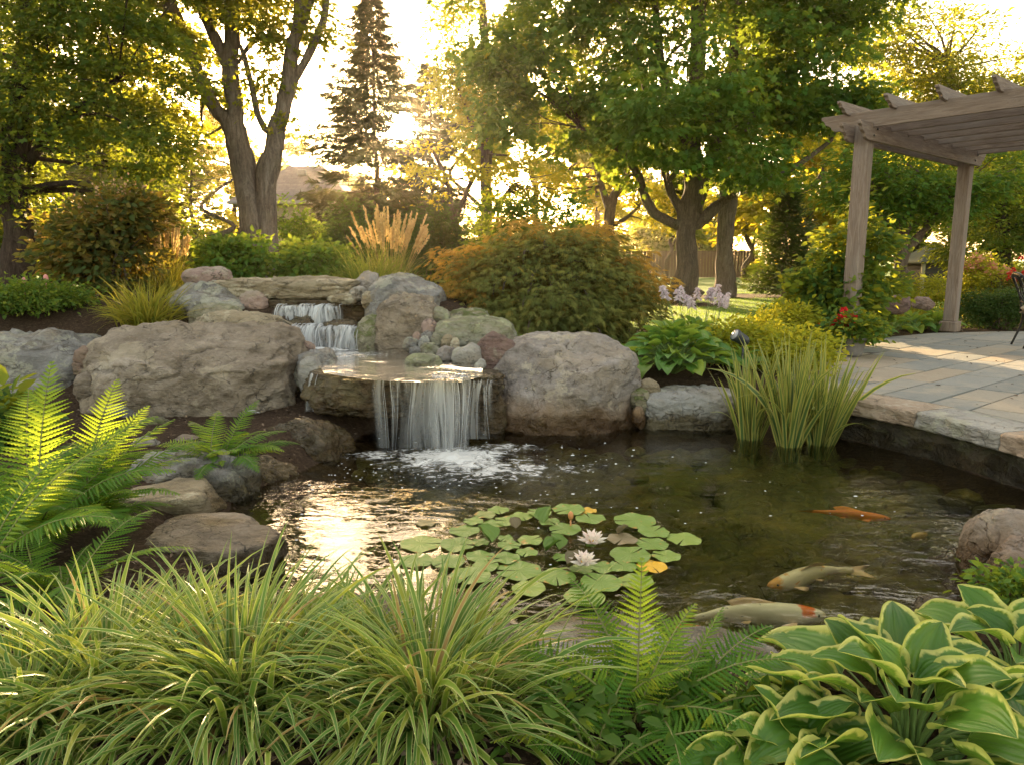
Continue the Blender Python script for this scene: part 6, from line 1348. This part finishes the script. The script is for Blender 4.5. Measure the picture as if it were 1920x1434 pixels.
shrub('bush', 'low white flecked bush at the far end of the lawn', 'bush', (1395,492,1425,520), 38, 'far', .2, .6, 'oval', 60, 20, 851, None)

# ---------------------------------------------------------------- water lily
m_pad, nt = newmat('lily_pad'); a = nd(nt, 'ShaderNodeAttribute', attribute_name='rnd'); b_ = nd(nt, 'ShaderNodeAttribute', attribute_name='bl'); s2 = nd(nt, 'ShaderNodeSeparateXYZ', {0: b_.outputs['Vector']})
c_ = ramp(nt, a.outputs['Fac'], [(0, (.12, .20, .03)), (.5, (.18, .27, .045)), (.78, (.24, .31, .055)), (.85, (.20, .13, .09)), (.93, (.30, .26, .10)), (1, (.72, .40, .02))])
ang = math_(nt, 'SINE', math_(nt, 'MULTIPLY', s2.outputs['Y'], 17.0)); n1 = noise(nt, posvec(nt), 22, 5); n2 = noise(nt, posvec(nt), 70, 3)
c_ = mixc(nt, maprange(nt, math_(nt, 'ADD', n1, math_(nt, 'MULTIPLY', s2.outputs['X'], .12)), .71, .78), c_, (.42, .22, .04)); c_ = mixc(nt, maprange(nt, ang, .93, 1.0, 0, .3), c_, (.26, .34, .14)); c_ = mixc(nt, math_(nt, 'MULTIPLY', n2, .35), c_, (.4, .5, .3), 'MULTIPLY')
out(nt, prin(nt, c_, .45, .35, bump(nt, math_(nt, 'ADD', n1, math_(nt, 'MULTIPLY', ang, .1)), .5, .008)))
def zp(zx, zy): return 700 + zx / 2.9875, 880 + zy / 2.9875
pads = [(265,418,115,.6),(240,515,95,.3),(295,305,55,.9),(420,525,97,.2),(545,605,115,.4),(510,345,85,.3),(475,425,100,.25),(600,415,50,.4),(700,235,60,.6),(625,265,62,.8),(660,310,70,.5),(750,292,72,.6),(830,268,65,.7),(930,250,68,.6),(1095,235,92,.5),(1200,232,50,.99),(1215,278,84,.4),(1075,340,90,.3),(880,405,72,.6),(760,435,65,.3),(860,465,62,.5),(740,390,45,.4),(600,495,80,.3),(745,505,78,.2),(630,550,75,.4),(815,570,125,.35),(1025,605,108,.3),(870,675,95,.78),(1185,725,118,.7),(1275,648,118,.4),(1470,630,100,.75),(1170,560,70,.3),(1290,555,76,.4),(1400,550,80,.3),(1440,488,115,.3),(1560,545,86,1.0),(1640,490,80,.6),(1560,425,92,.3),(1395,400,85,.84),(1570,360,88,.4),(1740,392,95,.7),(1465,292,117,.4),(1060,500,58,.3),(985,300,60,.5),(560,300,55,.6)]
g0 = G(*zp(1000, 470), 0); lily = thing('water_lily', (g0[0], g0[1], 0), 'water lily with many round green pads and pale blossoms on the pond', 'water lily')
r = np.random.default_rng(900)
for k, (zx, zy, rx, rn) in enumerate(pads):
    g = G(*zp(zx, zy), 0); g2 = G(*zp(zx + rx, zy), 0); rad = (g2 - g)[0]; rot = r.uniform(0, 2 * PI); nt_ = r.uniform(.08, .2)
    na, nr = 44, 7; th = np.linspace(nt_ / 2, 2 * PI - nt_ / 2, na); q = np.linspace(0, 1, nr); z0 = .004 + .0022 * (k % 5); tl = r.normal(size=2) * .02
    rr = rad * (1 + .02 * np.sin(th * 3 + rot) + .012 * np.sin(th * 7 + 2 * rot)); curl = np.clip(np.sin(th * 1.0 + r.uniform(0, 6)), .0, 1) ** 3 * r.uniform(.0, .07) * (1 if r.random() < .5 else .2)
    X_ = rr[:, None] * q[None] * np.cos(th + rot)[:, None]; Y_ = rr[:, None] * q[None] * np.sin(th + rot)[:, None]; Z_ = z0 + rad * curl[:, None] * q[None] ** 5 + .004 * q[None] ** 3 * np.sin(th * 5 + rot)[:, None] + .002 * (1 - q[None])
    V = np.stack([g[0] + X_, g[1] + Y_ , Z_ + np.abs(X_ * tl[0] + Y_ * tl[1])], -1).reshape(-1, 3); i, j = np.meshgrid(np.arange(na - 1), np.arange(nr - 1), indexing='ij')
    o = mk('lily_pad', V, [np.stack([i * nr + j, i * nr + j + 1, (i + 1) * nr + j + 1, (i + 1) * nr + j], -1).reshape(-1, 4)], m_pad, lily, True, np.full(len(V), rn), np.stack([np.tile(q, na), np.repeat(th, nr)], 1))
    if rn == 1.0: o['label'] = 'bright yellow wilting pad'
for zx, zy, sz, az, rn in ((665,385,95,2.4,.35),(965,440,80,.2,.2),(1040,430,80,2.0,.3),(955,278,85,1.2,.2),(800,318,55,1.9,.84),(1090,525,95,.1,.84),(1195,415,70,.8,.3),(1370,352,55,.3,.84)):
    g = G(*zp(zx, zy + sz * .35), 0); L = sz / 2.9875 * g[1] / F * 1.5; mb = MB(); hleaf(mb, g + np.array([0, 0, .01]), az, .75, L, L * .85, .5, r, rn, 8, 8, .5); mb.build('raised_leaf', m_pad, lily)
m_pet = leafmat('lily_petal', [(0, (.94, .80, .76)), (1, (.95, .92, .82))], .25, (.85, .7, .55), tmul=1.0); m_sta = plain('lily_stamen', (.80, .50, .04), .6, .3)
def blossom(zx, zy, rad, seed):
    g = G(*zp(zx, zy + 30), .035); mb = MB(); rr = np.random.default_rng(seed)
    for ring, (n_, el, f) in enumerate(((9, .30, 1.0), (8, .72, .92), (6, 1.1, .75))):
        for k in range(n_): hleaf(mb, g + np.array([0, 0, .004 * ring]), 2 * PI * (k + .5 * (ring % 2)) / n_ + rr.normal() * .06, el, rad * f, rad * .36, -.25, rr, rr.random(), 6, 4, .5)
    o = mb.build('blossom', m_pet, lily); st = MB()
    for k in range(26): a_ = k * 2.4; st.tube([g, g + np.array([math.cos(a_) * .012 * (k % 3), math.sin(a_) * .012 * (k % 3), .03])], [.0015, .002], 5)
    st.build('stamens', m_sta, o)
blossom(1225, 385, .085, 1); blossom(1180, 505, .080, 2)
bp = G(*zp(1105, 322), 0); mb = MB(); mb.tube([bp - np.array([0, 0, .05]), bp + np.array([0, 0, .05])], .0045, 6); V0, T0 = ico(3); mb.add(V0 * np.array([.015, .015, .024]) + bp + np.array([0, 0, .066]), [T0]); mb.build('flower_bud', plain('orange_bud', (.62, .27, .10), .5, .3), lily)

# ---------------------------------------------------------------- mulch chips and lawn grass
r = np.random.default_rng(950); n = 16000
x = np.concatenate([r.uniform(-2.6, 2.6, n // 2), r.uniform(-4.5, .5, n // 4), r.uniform(1, 9, n // 4)]); y = np.concatenate([r.uniform(1.0, 3.0, n // 2), r.uniform(3.5, 9.0, n // 4), r.uniform(6.2, 12.5, n // 4)])
p2 = np.stack([x, y], 1); k = (sdist(POND, x, y) < -.02) & (sdist(patio_poly, x, y) < -.02) & (sdist(lawn_poly, x, y) < 0); x, y = x[k], y[k]; n = len(x)
mb = MB(); pos = np.stack([x, y, gh(x, y) + r.uniform(.002, .022, n)], 1); leaves(mb, pos, r.normal(size=(n, 3)) * np.array([1, 1, .25]), r.normal(size=(n, 3)) * .35 + np.array([0, 0, 1.]), r.uniform(.02, .06, n), r.uniform(.008, .018, n), 'diamond', r.random(n))
m_chip = leafmat('bark_chip', [(0, (.035, .022, .015)), (.6, (.09, .06, .042)), (.9, (.17, .125, .09)), (1, (.26, .20, .15))], .0, rough=.9, spec=.1)
tag(mb.build('mulch_chips', m_chip), 'brown bark mulch chips spread over the beds', 'mulch', kind='stuff')
r = np.random.default_rng(960); n = 60000; x = r.uniform(0, 13, n); y = 11.3 + 14 * r.random(n) ** 1.3
c3 = np.stack([x, y, x * 0], 1); k = lawn_keep(c3); x, y = x[k], y[k]; n = len(x); mb = MB()
blades(mb, np.stack([x, y, gh(x, y)], 1), r.uniform(0, 2 * PI, n), r.uniform(.9, 1.5, n), r.uniform(.035, .075, n), np.full(n, .007), r.uniform(.2, 1.0, n), 2, r.random(n), 0)
tag(mb.build('lawn_grass', leafmat('lawn_blade', [(0, (.05, .12, .012)), (.6, (.10, .20, .02)), (1, (.20, .28, .03))], .45, (.32, .42, .02))), 'short green lawn grass blades', 'grass', kind='stuff')


r = np.random.default_rng(970); n = 130; x = r.uniform(2.6, 8, n); y = r.uniform(4.2, 10.8, n); k = (sdist(patio_poly, x, y) > .05) & (sdist(POND, x, y) < -.5); x, y = x[k], y[k]; n = len(x); mb = MB()
leaves(mb, np.stack([x, y, np.full(n, PZ + .006)], 1), r.normal(size=(n, 3)) * np.array([1, 1, .12]), r.normal(size=(n, 3)) * .2 + np.array([0, 0, 1.]), r.uniform(.015, .05, n), r.uniform(.01, .03, n), 'oval', r.random(n))
tag(mb.build('leaf_litter', m_chip), 'few small dry leaves fallen on the patio paving', 'litter', kind='stuff')
# thin scattering volume added for the sun's golden glare over the trees
m_h, nt = newmat('glare_haze')
nd(nt, 'ShaderNodeOutputMaterial', {'Volume': nd(nt, 'ShaderNodeVolumePrincipled', {'Color': (1.0, .86, .66, 1), 'Density': .0004, 'Anisotropy': .84}).outputs[0]})
mb = MB(); mb.box((0, 80, 19), (420, 400, 42)); tag(mb.build('glare_haze', m_h, smooth=False), 'thin scattering volume added for the golden sun glare over the trees', 'glare_haze', kind='stuff')
